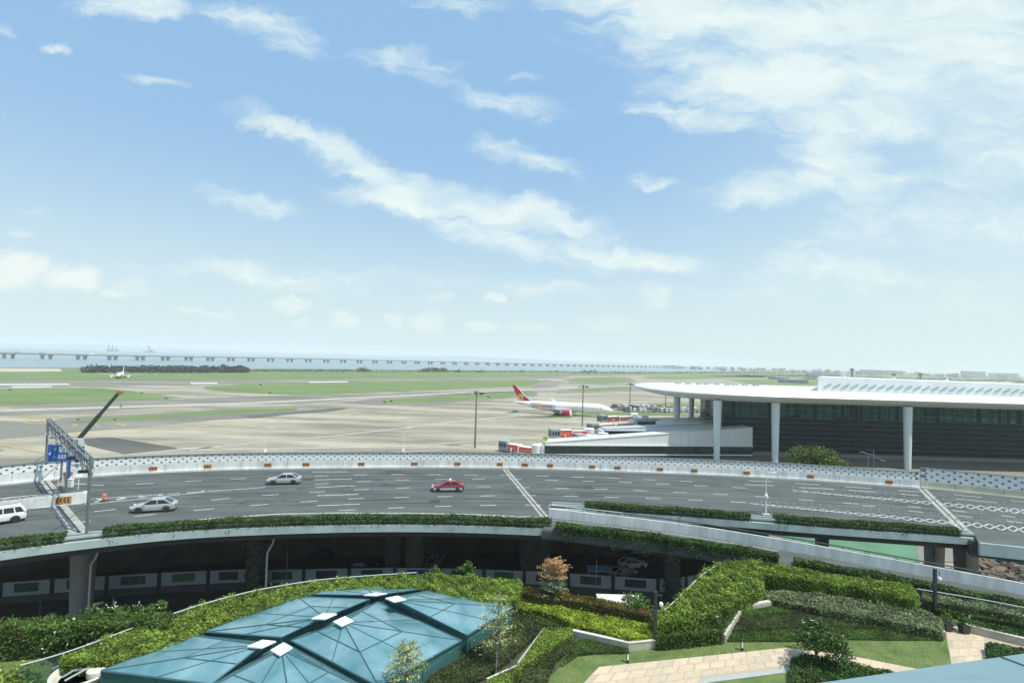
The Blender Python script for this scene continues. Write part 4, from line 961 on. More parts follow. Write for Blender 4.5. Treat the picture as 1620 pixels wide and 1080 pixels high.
gl = glass_mat('terminal_glass', (0.30,0.42,0.43), .58, (0.010,0.042,0.052), .05)
[n for n in gl.node_tree.nodes if n.type == 'BSDF_PRINCIPLED'][0].inputs['IOR'].default_value = 1.35
[n for n in gl.node_tree.nodes if n.type == 'BSDF_PRINCIPLED'][0].inputs['Specular Tint'].default_value = (0.35,0.75,0.85,1)
fx0 = Q(1143, 700, 196).x
fac = MB(); fac.box(((fx0+TX)/2, 196, 10.4), (TX-fx0, .12, 20.8)); fac.box((fx0+5, 221, 10.4), (.12, 50, 20.8), R(-11)); fac.build('glass_wall', gl, term)
fac = MB(); fac.box(((fx0+14+TX)/2, 246, 15.2), (TX-fx0-14, .12, 11.5)); fac.build('rear_glass_wall', glass_mat('rear_glass', (0.8,0.95,0.92), .93, (0.05,0.1,0.1)), term)
mu = MB()
for k in range(11): mu.box(((fx0+TX)/2, 195.75, 1.4 + k*1.86), (TX-fx0, .28, .10))
for k in range(11): mu.box((fx0+4.9, 221, 1.4 + k*1.86), (.3, 50, .13), R(-11))
mu.build('horizontal_fins', mat('fin_grey', (0.13,0.18,0.19), .5), term)
mu = MB(); x = fx0 + 2
rr = random.Random(9)
while x < TX: mu.box((x, 196.4, 10.4), (.16,.3,20.8)); x += 4.6
x = fx0 + 16
while x < TX: mu.box((x, 245.4, 15), (rr.choice((.35,.35,1.3)), .5, 12)); x += 4.4
for z in (12.5,14.6,16.7,18.8): mu.box(((fx0+TX)/2+8, 245.2, z), (TX-fx0-18, .25, .16))
mu.build('mullions', steel_dk, term)
for k in range(12): x = fx0 + 12 + k*17; MB().lathe([(.7,9.21),(.7,20.8)], (x, 214, 0), 10).build('interior_column', steel_dk, term)
fl = MB(); dkin = mat('interior_dark', (0.02,0.04,0.048), .8)
fl.use(dkin); fl.prism([(fx0+1,197),(TX,197),(TX,245),(fx0+9,245)], 8.4, 9.2); fl.prism([(fx0+3,210),(TX,210),(TX,211),(fx0+3,211)], 0, 8.4)
fl.use(mat('interior_grey', (0.09,0.11,0.11), .7))
for k in range(60):
    x = rr.uniform(fx0+8, TX-3); y = rr.uniform(199, 240); fl.box((x, y, 9.2 + .9), (rr.uniform(1.5,7), rr.uniform(1,4), 1.8 + rr.random()*1.6))
fl.use(mat('interior_pale', (0.16,0.24,0.26), .6))
for k in range(40):
    x = rr.uniform(fx0+8, TX-3); y = rr.uniform(198, 209); z = rr.choice((.2, 9.2)); fl.box((x, y, z + 1.2), (rr.uniform(.5,2.2), .4, rr.uniform(1.2,2.8)))
fl.build('interior', None, term)
MB().box(((fx0+TX)/2, 195.2, .65), (TX-fx0, 1.2, 1.3)).build('base_wall', mat('base_wall', (0.22,0.23,0.21), .8), term)
colm = mat('column_paint', (0.60,0.67,0.67), .45)
for px, Y, yref, up in ((1436,176,645,0),(1227,178,642,0),(1135,180.5,640,0),(1071,214,640,0),(1094,248,640,0),(1650,177,645,0),(1640,184,645,0)):
    if px == 1640: continue
    b = Q(px, yref, Y); MB().lathe([(1.0,0),(1.08,4),(1.38,21.2)], (b.x, Y, 0), 18).build('column', colm, term, True)
# forecourt ground
struct(MB().use(asph_md).sheet([(20,92),(400,92),(400,196),(60,196)], -.09).build('forecourt'))

# ---- gate corridors and boarding bridges
cw = mat('corridor_white', (0.66,0.69,0.68), .5, var=.07, vscale=1.2, stretch=(1,1,.05)); cgl = glass_mat('corridor_glass', (0.3,0.45,0.43), .35, (0.02,0.06,0.06), .08)
croof = mat('corridor_roof', (0.42,0.47,0.47), .5)
def corridor(label, a, b, depth, z0, zg, zr0, zr1, wedge=None):
    t_ = thing('gate_corridor', label, 'building', a); d = (b - a).normalized(); n = Vector((-d.y, d.x, 0)); L_ = (b - a).length
    def slab(f0, f1, z00, z01, z10, z11, o0, o1):
        p0, p1 = a + d*L_*f0, a + d*L_*f1
        r_ = [[Vector((p.x+n.x*o0, p.y+n.y*o0, zl)), Vector((p.x+n.x*o1, p.y+n.y*o1, zl)), Vector((p.x+n.x*o1, p.y+n.y*o1, zh)), Vector((p.x+n.x*o0, p.y+n.y*o0, zh))] for p, zl, zh in ((p0, z00, z01), (p1, z10, z11))]
        return r_
    MB().loft(slab(0,1,z0,z0+.5,z0,z0+.5,-.15,depth)).build('floor_slab', cw, t_)
    MB().loft(slab(.003,.997,z0+.5,zg,z0+.5,zg,0,depth-.2)).build('glass_wall', cgl, t_)
    m_ = MB(); k = 0; nb = int(L_/3)
    for i in range(nb+1): p = a + d*L_*i/nb; m_.box((p.x-n.x*.06, p.y-n.y*.06, (z0+.5+zg)/2), (.14,.2,zg-z0-.5), math.atan2(d.y,d.x))
    m_.build('mullions', steel_dk, t_)
    MB().loft(slab(0,1,zg,zg+.35,zg,zg+.35,-.7,depth+.5)).build('eave', cw, t_)
    MB().loft(slab(0,1,zg+.36,zr0,zg+.36,zr1,-.1,depth)).build('upper_wall', cw, t_)
    MB().loft(slab(0,1,zr0+.01,zr0+.2,zr1+.01,zr1+.2,-.3,depth+.2)).build('roof', croof if wedge else cw, t_)
    for f in (.25,.6,.9): p = a + d*L_*f + n*depth*.5; MB().lathe([(.5,-.1),(.5,z0)], (p.x,p.y,0), 10).build('column', conc_c, t_)
    e_ = MB(); e_.box((a.x - d.x*.6 + n.x*depth*.5, a.y - d.y*.6 + n.y*depth*.5, (z0+zg)/2), (1.2, depth, zg-z0), math.atan2(d.y,d.x)); e_.build('end_block', cw, t_)
    return a, d, n
A0, A1 = P(862,718,1.0), P(1190,721.5,.4)
corridor('long white gate corridor with a glass band, nearest the road', A0, A1, 5.5, .6, 4.0, 5.0, 10.9)
B0 = Q(957,690,192); B0.z = 0; B1 = Q(1190,690,200); B1.z = 0
corridor('second gate corridor with a grey roof, behind the long white one', B0, B1, 5.5, 4.2, 8.0, 8.6, 11.4, True)
C0 = Q(1003,672,228); C0.z = 0; C1 = Q(1200,672,232); C1.z = 0
corridor('farthest gate corridor with a pale roof, beside the terminal columns', C0, C1, 5.5, 4.4, 7.8, 8.3, 10.2, True)
b = Q(1022,662,230); t_ = tagit(MB().box((b.x,232,9.2), (2.6,2,1.3)).box((b.x,232,9.95),(2.8,2.2,.15)).build('roof_unit', white_m), 'small white box unit standing on the farthest corridor roof', 'roof unit')
MB().prism([(Q(1050,0,200).x,200),(Q(1220,0,200).x,200),(Q(1220,0,214).x,214),(Q(1060,0,214).x,214)], .0, 10.8).build('linking_wing', cw, term)
redm = mat('bridge_red', (0.72,0.10,0.05), .5, var=.06, vscale=1)
def boarding_bridge(label, a, b, zf=4.3, h=2.9, w=2.9, red=redm, cab=True, split=.45):
    """a: cab end, b: rotunda end"""
    t_ = thing('boarding_bridge', label, 'boarding bridge', b, group='red boarding bridges'); d = (b-a).normalized(); n = Vector((-d.y,d.x,0)); L_ = (b-a).length; az = math.atan2(d.y,d.x)
    def tun(f0, f1, w_, h_, m, nm):
        p = a.lerp(b, (f0+f1)/2); MB().box((p.x,p.y,zf+h_/2), (L_*(f1-f0), w_, h_), az).build(nm, m, t_)
    tun(.12, split+.06, w, h, red, 'outer_tunnel'); tun(split+.061, .93, w*.84, h*.86, red, 'inner_tunnel')
    m_ = MB()
    for f in (.12, split+.05, .93):
        p = a.lerp(b, f); m_.box((p.x,p.y,zf+h/2), (.5, w+.25, h+.25), az)
    for f0, f1, ww, hh in ((.13, split+.04, w, h), (split+.08, .92, w*.84, h*.86)):
        p = a.lerp(b,(f0+f1)/2); m_.box((p.x,p.y,zf+hh+.08), (L_*(f1-f0), ww+.12, .14), az); m_.box((p.x,p.y,zf+.02), (L_*(f1-f0), ww+.12, .2), az)
    m_.build('white_frame', white_m, t_)
    m_ = MB(); rr_ = random.Random(int(a.x*10))
    for f0, f1, ww, hh in ((split+.14, .86, w*.84, h*.86), (.2, split, w, h)):     # rows of small white characters
        x = f0
        while x < f1:
            p = a.lerp(b, x) - n * (ww/2+.03)
            for q_ in range(3): m_.box((p.x + d.x*rr_.uniform(-.2,.2), p.y + d.y*rr_.uniform(-.2,.2), zf+hh*.5+rr_.uniform(-.3,.3)), (rr_.uniform(.1,.45), .04, .1), az)
            m_.box((p.x, p.y, zf+hh*.5), (.09, .04, .65), az)
            x += .95 / L_
    m_.build('white_lettering', white_m, t_)
    MB().lathe([(2.0,zf-.3),(2.0,zf+3.3),(1.7,zf+3.5),(.3,zf+3.7)], (b.x,b.y,0), 16).lathe([(.6,0),(.6,zf-.3)], (b.x,b.y,0), 10).build('rotunda', white_m, t_)
    p = a.lerp(b, .05); MB().box((p.x,p.y,zf+1.7), (3.6,3.9,3.3), az).build('cab', mat('cab_grey', (0.30,0.34,0.34), .5), t_)
    m_ = MB()
    for dz in (1.2, 2.1): 
        for dy in (-1.2,-.4,.4,1.2): q_ = p - d*1.82 + n*dy; m_.box((q_.x,q_.y,zf+dz), (.08,.6,.7), az)
    for dx in (-1.1,0,1.1): q_ = p + d*dx - n*1.98; m_.box((q_.x,q_.y,zf+1.9), (.8,.08,1.4), az)
    m_.build('cab_windows', mat('cab_glass', (0.05,0.07,0.075), .15), t_)
    p = a.lerp(b, .3); m_ = MB()
    for s_ in (-1.7, 1.7): q_ = p + n*s_; m_.box((q_.x,q_.y,zf/2+.6), (.4,.4,zf+1.4), az)
    m_.box((p.x,p.y,1.0), (.5,4,.5), az); m_.build('lift_column', white_m, t_)
    m_ = MB()
    for s_ in (-1.5,1.5): q_ = p + n*s_; m_.loft([[Vector((q_.x+d.x*math.cos(2*math.pi*k/10)*.55+n.x*.2*s2, q_.y+d.y*math.cos(2*math.pi*k/10)*.55+n.y*.2*s2, .55+math.sin(2*math.pi*k/10)*.55)) for k in range(10)] for s2 in (-1,1)])
    m_.build('wheel', black_m, t_)
def BB(px, py, Y): v_ = Q(px, py, Y); v_.z = 0; return v_
boarding_bridge('red boarding bridge half hidden by the screen at the left end of the corridors', BB(797,715,189), BB(850,710,181), .5, 2.3)
boarding_bridge('bright orange red boarding bridge with a grey cab, right of the light mast foot', BB(874,690,196), BB(932,690,200), 4.2)
boarding_bridge('short red boarding bridge at the end of the second corridor', BB(914,692,188), BB(955,688,193), 3.8, 2.6, 2.7)
boarding_bridge('long red boarding bridge with white lettering before the farthest corridor', BB(934,675,214), BB(1003,668,229), 4.5, 2.6)
boarding_bridge('dark red boarding bridge, the most distant of them', BB(950,664,245), BB(1003,668,256), 5.0, 2.3, red=mat('bridge_dark_red', (0.36,0.07,0.06), .5))
b = BB(862.5, 700, 180); t_ = thing('stand_sign', 'yellow green gate number board reading 79 beside the grey cab', 'sign', b)
zt = top_z(b, 690); MB().box((b.x,b.y,zt-.8), (2.0,.3,1.6)).build('board', mat('sign_yellow_green', (0.52,0.56,0.14), .5), t_); MB().tube([b, (b.x,b.y,zt-1.6)], .12, 6).build('post', steel, t_)
def text_mesh(s, size, m, name, parent, loc, rot, ext=.01):
    cu = bpy.data.curves.new('txt', 'FONT'); cu.body = s; cu.size = size; cu.align_x = 'CENTER'; cu.align_y = 'CENTER'; cu.extrude = ext; cu.resolution_u = 2
    o = bpy.data.objects.new('txt', cu); COL.objects.link(o); me = bpy.data.meshes.new_from_object(o); bpy.data.objects.remove(o); me.materials.clear(); me.materials.append(m)
    o = bpy.data.objects.new(name, me); COL.objects.link(o); o.parent = parent; o.location = Vector(loc) - parent.location if parent and not parent.get('_local') else loc; o.rotation_euler = rot
    return o
text_mesh('79', 1.4, steel_dk, 'number', t_, (b.x, b.y-.17, zt-.8), (R(90),0,0))
# tree before the terminal
def tree(name, label, b, h, rad, n, mats, ls, trunk_r=.2, clumps=16, group=None, crown_z=.62, cat='tree', flat_=.62, seed=1):
    rr = random.Random(seed); t_ = thing(name, label, cat, b, group=group)
    m_ = MB(); m_.tube([b, b+Vector((.1,0,h*.3)), b+Vector((0,.1,h*.55))], [trunk_r,trunk_r*.75,trunk_r*.5], 8)
    cc = []
    for k in range(clumps):
        a = rr.uniform(0,6.28); r_ = rad*rr.uniform(.15,.78); z = h*rr.uniform(crown_z-.2, .93-.22*(r_/rad)); c_ = b + Vector((math.cos(a)*r_, math.sin(a)*r_, z)); cc.append(c_)
        m_.tube([b+Vector((0,0,h*rr.uniform(.22,.45))), (b+Vector((0,0,h*.4))).lerp(c_,.5)+Vector((0,0,-h*.04)), c_], [trunk_r*.4,trunk_r*.25,trunk_r*.08], 5)
    m_.build('trunk', bark, t_)
    m_ = MB().use(mats)
    for c_ in cc: blob_leaves(m_, c_, (rad*.42, rad*.42, rad*.42*flat_), n//clumps, ls, .3)
    m_.build('crown', None, t_); return t_
tree('broadleaf_tree', 'large round green tree before the dark terminal glass', (lambda p: Vector((p.x, p.y, 0)))(Q(1295,740,132)), 14.6, 7.2, 9000, lf_olive if False else mat('tree_green', (0,0,0), .6, island=[(0.05,0.085,0.02),(0.09,0.14,0.03),(0.15,0.21,0.045)], trans=.15), .36, .35, 40, crown_z=.66, flat_=.6, seed=17)

# ================================================================== mobile crane
tip = Q(187,622,105); lo_ = Q(122,697,100); d = (lo_-tip); base = tip + d * ((tip.z-3.6)/(tip.z-lo_.z))
t_ = thing('mobile_crane', 'mobile crane whose dark telescopic boom rises behind the screen at left', 'crane', (base.x, base.y, 0))
m_ = MB(); dn = (tip-base)
for f0, f1, w in ((0,.5,.78),(.48,.8,.64),(.78,1,.5)):
    p0, p1 = base+dn*f0, base+dn*f1; up = Vector((0,0,1)); sd_ = dn.cross(up).normalized(); u2 = sd_.cross(dn).normalized()
    m_.loft([[p+sd_*w*.4*a+u2*w*.55*c_ for a, c_ in ((-1,-1),(1,-1),(1,1),(-1,1))] for p in (p0,p1)])
m_.build('boom', mat('boom_olive', (0.025,0.035,0.022), .5), t_)
m_ = MB(); m_.box(tip+Vector((.3,0,.2)), (.9,.6,.7)); m_.tube([tip+Vector((-.1,0,.5)), tip+Vector((1.2,0,.25))], .12, 6); m_.build('boom_head', mat('head_tan', (0.35,0.20,0.10), .5), t_)
m_ = MB(); 
for dx in (.5,.75,1.1): m_.tube([tip+Vector((dx,0,.1)), tip+Vector((.75,0,-2.2))], .025, 4)
m_.box(tip+Vector((.75,0,-2.4)), (.35,.25,.6)); m_.tube([tip+Vector((.75,0,-2.7)), tip+Vector((.8,0,-3.0)), tip+Vector((.6,0,-3.1))], .06, 5); m_.build('hook_block', mat('hook_tan', (0.40,0.34,0.20), .6), t_)
m_ = MB(); pm = base+dn*.45; m_.box(pm+Vector((-.5,0,.45)), (.35,.3,.35)); m_.tube([base+Vector((1.5,1,-.6)), base+dn*.32], .22, 8); m_.build('boom_cylinder', steel, t_)
m_ = MB(); m_.box(base+Vector((-1,0,-1.9)), (11,2.8,1.0)); m_.box(base+Vector((-.5,0,-.8)), (4.5,2.6,1.3)); m_.box(base+Vector((-6,0,-1.3)), (2.2,2.7,2.2)); m_.build('carrier', mat('crane_yellow', (0.50,0.36,0.05), .5), t_)
m_ = MB()
for x in (-5,-3.2,1.5,3.3):
    for y in (-1.2,1.2): m_.loft([[Vector((base.x+x+math.cos(2*math.pi*k/12)*.6, base.y+y-.2*s2, .6+math.sin(2*math.pi*k/12)*.6)) for k in range(12)] for s2 in (1,-1)])
m_.build('wheels', black_m, t_)

# ================================================================== gantry, signs and island at the left
nb = P(137,846,DZ); fb = P(70.7,757.5,DZ)
gt = thing('camera_gantry', 'steel truss gantry spanning the left end of the road, hung with cameras', 'gantry', nb)
zn, zf_ = top_z(nb, 726), top_z(fb, 662)
MB().tube([nb, Vector((nb.x,nb.y,zn))], .14, 8).box(nb+Vector((0,0,.1)), (.7,.7,.2)).build('post', steel, gt)
MB().tube([fb, Vector((fb.x,fb.y,zf_))], .14, 8).build('post', steel, gt)
a, b = Vector((nb.x,nb.y,zn)), Vector((fb.x,fb.y,zf_)); d = (b-a).normalized(); n = Vector((-d.y,d.x,0)).normalized(); L_ = (b-a).length
m_ = MB(); 
for s_, z in ((-.22,0),(.22,0),(-.22,-.95),(.22,-.95)): m_.tube([a+n*s_+Vector((0,0,z)), b+n*s_+Vector((0,0,z))], .085, 6)
K = 17
for k in range(K):
    p0, p1 = a.lerp(b,k/K), a.lerp(b,(k+1)/K)
    for s_ in (-.22,.22):
        m_.tube([p0+n*s_, p0+n*s_+Vector((0,0,-.95))], .04, 5); m_.tube([p0+n*s_, p1+n*s_+Vector((0,0,-.95))] if k%2 else [p0+n*s_+Vector((0,0,-.95)), p1+n*s_], .04, 5)
    m_.tube([p0-n*.22, p0+n*.22], .035, 5); m_.tube([p0-n*.22+Vector((0,0,-.95)), p0+n*.22+Vector((0,0,-.95))], .035, 5)
m_.build('truss', steel, gt)
for f in (.06,.17,.3,.45,.62,.78,.88):
    p = a.lerp(b,f)+Vector((0,0,-.95)); m_ = MB(); m_.tube([p, p+Vector((0,0,-.75))], .06, 6); m_.box(p+Vector((-.25,-.1,-.7)), (.9,.34,.3), .3); m_.box(p+Vector((.4,0,-1.0)), (.3,.3,.35)); m_.build('camera', steel_dk if f in (.06,.3) else mat('lamp_grey', (0.45,0.47,0.47), .4), gt)
for pa, pb, za in ((Vector((nb.x,nb.y,DZ+3.2)), P(68,851,DZ), 0),(P(93,778,DZ)+Vector((0,0,4.0)), P(42,782,DZ), 0),(Vector((fb.x,fb.y,DZ+3.6)), P(38,741,DZ), 0)):
    MB().tube([pa, pb], .045, 6).build('stay', steel, gt)
# island between the two branches
isl_px = [(-330,872),(-160,836),(0,809.2),(60,803),(131,795.8)]
ISL = smoothpath([P(x,y,DZ) for x,y in isl_px], 1.5, 2)
isl = thing('road_island', 'raised white median island with a chevron board on its blunt end', 'traffic island', ISL[-1])
MB().sweep(ISL, 0, .3, DZ, DZ+1.25).build('wall', white_c, isl)
nose = ISL[-1]; dn_ = (ISL[-1]-ISL[-3]).normalized(); nn = Vector((-dn_.y,dn_.x,0))
nI = len(ISL); wid = [min(3.3, .9 + (ISL[i]-ISL[-1]).length*.10) for i in range(nI)]
farI = [offset(ISL, wid[i])[i] for i in range(nI)]; MB().sweep(farI, 0, .3, DZ, DZ+1.25).build('wall', white_c, isl)
MB().prism([(q.x,q.y) for q in (nose, nose+dn_*.3, nose+dn_*.3+nn*1.2, nose+nn*1.2)], DZ+.01, DZ+1.24).build('end_wall', white_c, isl)
MB().prism([(p.x,p.y) for p in offset(ISL,.31)] + [(p.x,p.y) for p in farI[::-1]], DZ+.01, DZ+.95).build('fill', mat('planter_soil', (0.06,0.045,0.03), 1), isl)
MB().tube([p+Vector((0,0,1.5)) for p in offset(ISL,.15)], .05, 6).build('hand_rail', steel_dk, isl)
trail_hedge(offset(ISL,.4), 'low green hedge filling the white traffic island at far left', -300, 86, zt=15.15, hang=.1, dens=160, z0=14.9, mats=(leafcore, lf_mid))
trail_hedge(offset(ISL,1.5), 'second row of low planting on the traffic island at far left', -300, 30, zt=15.2, hang=.1, dens=160, z0=14.9, mats=(leafcore, lf_dark))
def chevron_board(p, dirv, w, h, label, z, n=3, group='chevron boards along the road'):
    """p on the wall face; dirv runs left to right; arrows point left"""
    t_ = thing('chevron_board', label, 'road sign', (p.x,p.y,z), group=group); az = math.atan2(dirv.y, dirv.x); nrm = Vector((dirv.y,-dirv.x,0)).normalized()
    q = p + nrm*.05; MB().box((q.x,q.y,z), (w,.05,h), az).build('panel', mat('sign_orange', (0.46,0.21,0.06), .5), t_)
    m_ = MB(); dv = dirv.normalized(); s_ = w/(n+.4)
    for k in range(n):
        c_ = p + nrm*.08 + dv*(-w/2 + s_*(k+.55)); a_, b_ = h*.42, s_*.42
        for sg in (1,-1):
            m_.face([c_+dv*(-b_), c_+dv*(0), c_+dv*(b_*.9)+Vector((0,0,sg*a_)), c_+dv*(b_*.0)+Vector((0,0,sg*a_))])
    for v_i in range(len(m_.v)): m_.v[v_i] = (m_.v[v_i][0], m_.v[v_i][1], m_.v[v_i][2] + z)
    o = m_.build('chevrons', mat('sign_black', (0.05,0.03,0.015), .5), t_); md = o.modifiers.new('t','SOLIDIFY'); md.thickness = .01; md.offset = 0
    return t_
cx = [113,240,336,431.5,491.6,575.6,657,717.9,784,836,876,936,982,1042,1097,1187,1289,1408]
for i, px in enumerate(cx):
    k = min(range(1,len(FAR)-1), key=lambda j: abs(proj(FAR[j])[0]-px)); p = FAR[k]; dv = (FAR[k+1]-FAR[k-1]).normalized()
    pf = p + Vector((dv.y,-dv.x,0))*.05
    chevron_board(Vector((pf.x,pf.y,0)), dv, 1.1, .56, 'orange and black chevron board on the white road parapet, %s from the left' % ORD[i], DZ+.72)
p = ISL[-2]; chevron_board(Vector((p.x,p.y,0))-dn_*.4, dn_, 1.5, .8, 'larger orange chevron board on the end of the traffic island', DZ+.65, 4)
# blue direction signs on posts at the island end
pb = P(105.5,779,DZ)
blue = mat('sign_blue', (0.03,0.10,0.42), .45); sgw = mat('sign_white', (0.68,0.70,0.70), .5)
sg = thing('direction_sign', 'blue direction sign with white writing on a grey post, behind the gantry', 'road sign', pb)
zt = top_z(pb, 694); MB().tube([pb, Vector((pb.x,pb.y,zt))], .2, 10).build('post', steel, sg)
def board(cpx, x0, x1, y0, y1, az, m, nm, Y):
    c_ = Q((x0+x1)/2, (y0+y1)/2, Y); w = (x1-x0)*Y/F/abs(math.cos(az))*.97; h = (y1-y0)*Y/F
    MB().box(c_, (w,.08,h), az).build(nm, m, sg); return c_, w, h, az
Y0 = pb.y - .35
c_, w, h, az = board(0, 78.5, 104, 702.5, 729, R(16), blue, 'left_board', Y0)
nrm = Vector((math.sin(az), -math.cos(az), 0)); dv = Vector((math.cos(az), math.sin(az), 0))
rr = random.Random(3)
def glyphs(c0, wd, ht, n, nm):
    m_ = MB()
    for k in range(n):
        g = c0 + dv*(-wd/2 + wd*(k+.5)/n) + nrm*.06; s_ = wd/n*.8
        for j in range(3): m_.box(g+Vector((0,0,(j-1)*ht*.36)), (s_,.02,ht*.13), az)
        m_.box(g+dv*rr.uniform(-.2,.2)*s_, (s_*.16,.022,ht), az)
        if rr.random() < .6: m_.box(g+dv*s_*.35, (s_*.14,.022,ht*.7), az)
    m_.build(nm, sgw, sg)
grn = mat('sign_green', (0.06,0.35,0.16), .5)
for dz in (.5,-.55):
    MB().box(c_+dv*(-w*.12)+nrm*.05+Vector((0,0,dz*h*.45)), (w*.16,.02,h*.17), az).build('green_square', grn, sg); glyphs(c_+dv*w*.24+Vector((0,0,dz*h*.45+h*.05)), w*.42, h*.15, 3, 'lettering'); MB().box(c_+dv*w*.24+nrm*.06+Vector((0,0,dz*h*.45-h*.08)), (w*.42,.02,h*.03), az).build('small_lettering', sgw, sg)
m_ = MB(); g = c_+dv*(-w*.38)+nrm*.06+Vector((0,0,-h*.05)); m_.face([g+dv*(-w*.07), g+dv*w*.05+Vector((0,0,h*.13)), g+dv*w*.05+Vector((0,0,-h*.13))]); o = m_.build('arrow', sgw, sg); o.modifiers.new('t','SOLIDIFY').thickness = .02
Y1 = pb.y + .3; az0 = az
c2, w2, h2, az = board(0, 106, 131, 706, 724, R(14), blue, 'right_board', Y1); az = R(14); nrm = Vector((math.sin(az), -math.cos(az), 0)); dv = Vector((math.cos(az), math.sin(az), 0))
glyphs(c2+Vector((0,0,h2*.18)), w2*.6, h2*.22, 4, 'lettering'); glyphs(c2+Vector((0,0,-h2*.2)), w2*.6, h2*.2, 4, 'lettering')
c3, w3, h3, _ = board(0, 115, 131, 693, 705.5, R(14), sgw, 'pale_board', Y1)
text_mesh('P', .8, steel_dk, 'letter', sg, c3+nrm*.06+dv*-.1, (R(90),0,R(14)))
p2 = P(95,779,DZ); MB().tube([p2, Vector((p2.x,p2.y,top_z(p2,722)))], .12, 8).build('side_post', steel, sg)
z2 = top_z(pb, 730); MB().box((pb.x+.3,pb.y-.15,(z2+DZ+1.8)/2+.3), (.3,.06,z2-DZ-1.8)).build('banner', blue, sg)
MB().loft([[Vector((p2.x-.4,p2.y+.4,DZ+.96)),Vector((p2.x+.6,p2.y+.4,DZ+.96)),Vector((p2.x+.6,p2.y-.2,DZ+.96)),Vector((p2.x-.4,p2.y-.2,DZ+.96))],[Vector((p2.x-.2,p2.y+.5,DZ+2.1)),Vector((p2.x+.3,p2.y+.5,DZ+2.1)),Vector((p2.x+.3,p2.y+.1,DZ+2.1)),Vector((p2.x-.2,p2.y+.1,DZ+2.1))]][::-1]).build('footing', conc_c, sg)
p = P(111,782,DZ); t_ = thing('control_cabinet', 'white control cabinet on the end of the traffic island', 'cabinet', (p.x,p.y,DZ+.96)); MB().box((p.x,p.y,DZ+1.5), (.5,.4,1.0)).build('body', white_m, t_); MB().box((p.x,p.y,DZ+2.03), (.58,.48,.06)).build('lid', white_m, t_); MB().box((p.x,p.y-.205,DZ+1.5), (.4,.02,.85)).build('door', mat('cabinet_door',(0.62,0.64,0.63),.4), t_)
p = P(123,786,DZ); t_ = thing('height_bar', 'white cross shaped rail beside the cabinet on the island', 'rail', (p.x,p.y,DZ+.9)); MB().tube([(p.x,p.y,DZ+.96),(p.x,p.y,DZ+2.3)], .05, 6).build('post', white_m, t_); MB().tube([(p.x-.8,p.y,DZ+1.7),(p.x+1.0,p.y,DZ+1.7)], .04, 6).build('bar', white_m, t_)
p = P(165,792,DZ); t_ = thing('warning_board', 'orange and white warning board standing on the painted gore', 'road sign', (p.x,p.y,DZ)); MB().box((p.x,p.y,DZ+.5), (.6,.12,.85)).build('panel', mat('board_orange', (0.80,0.20,0.05), .5), t_)
m_ = MB(); m_.box((p.x,p.y-.07,DZ+.72), (.36,.03,.26)); m_.box((p.x,p.y-.07,DZ+.34), (.36,.03,.26)); m_.build('white_squares', white_m, t_); m_ = MB()
for dx, dz in ((-.07,.72),(.09,.66),(-.07,.38),(.08,.30)): m_.box((p.x+dx,p.y-.09,DZ+dz), (.12,.03,.12))
m_.build('red_dots', mat('dot_red', (0.6,0.03,0.02), .5), t_); MB().box((p.x,p.y,DZ+.04), (.8,.5,.07)).build('base', black_m, t_)

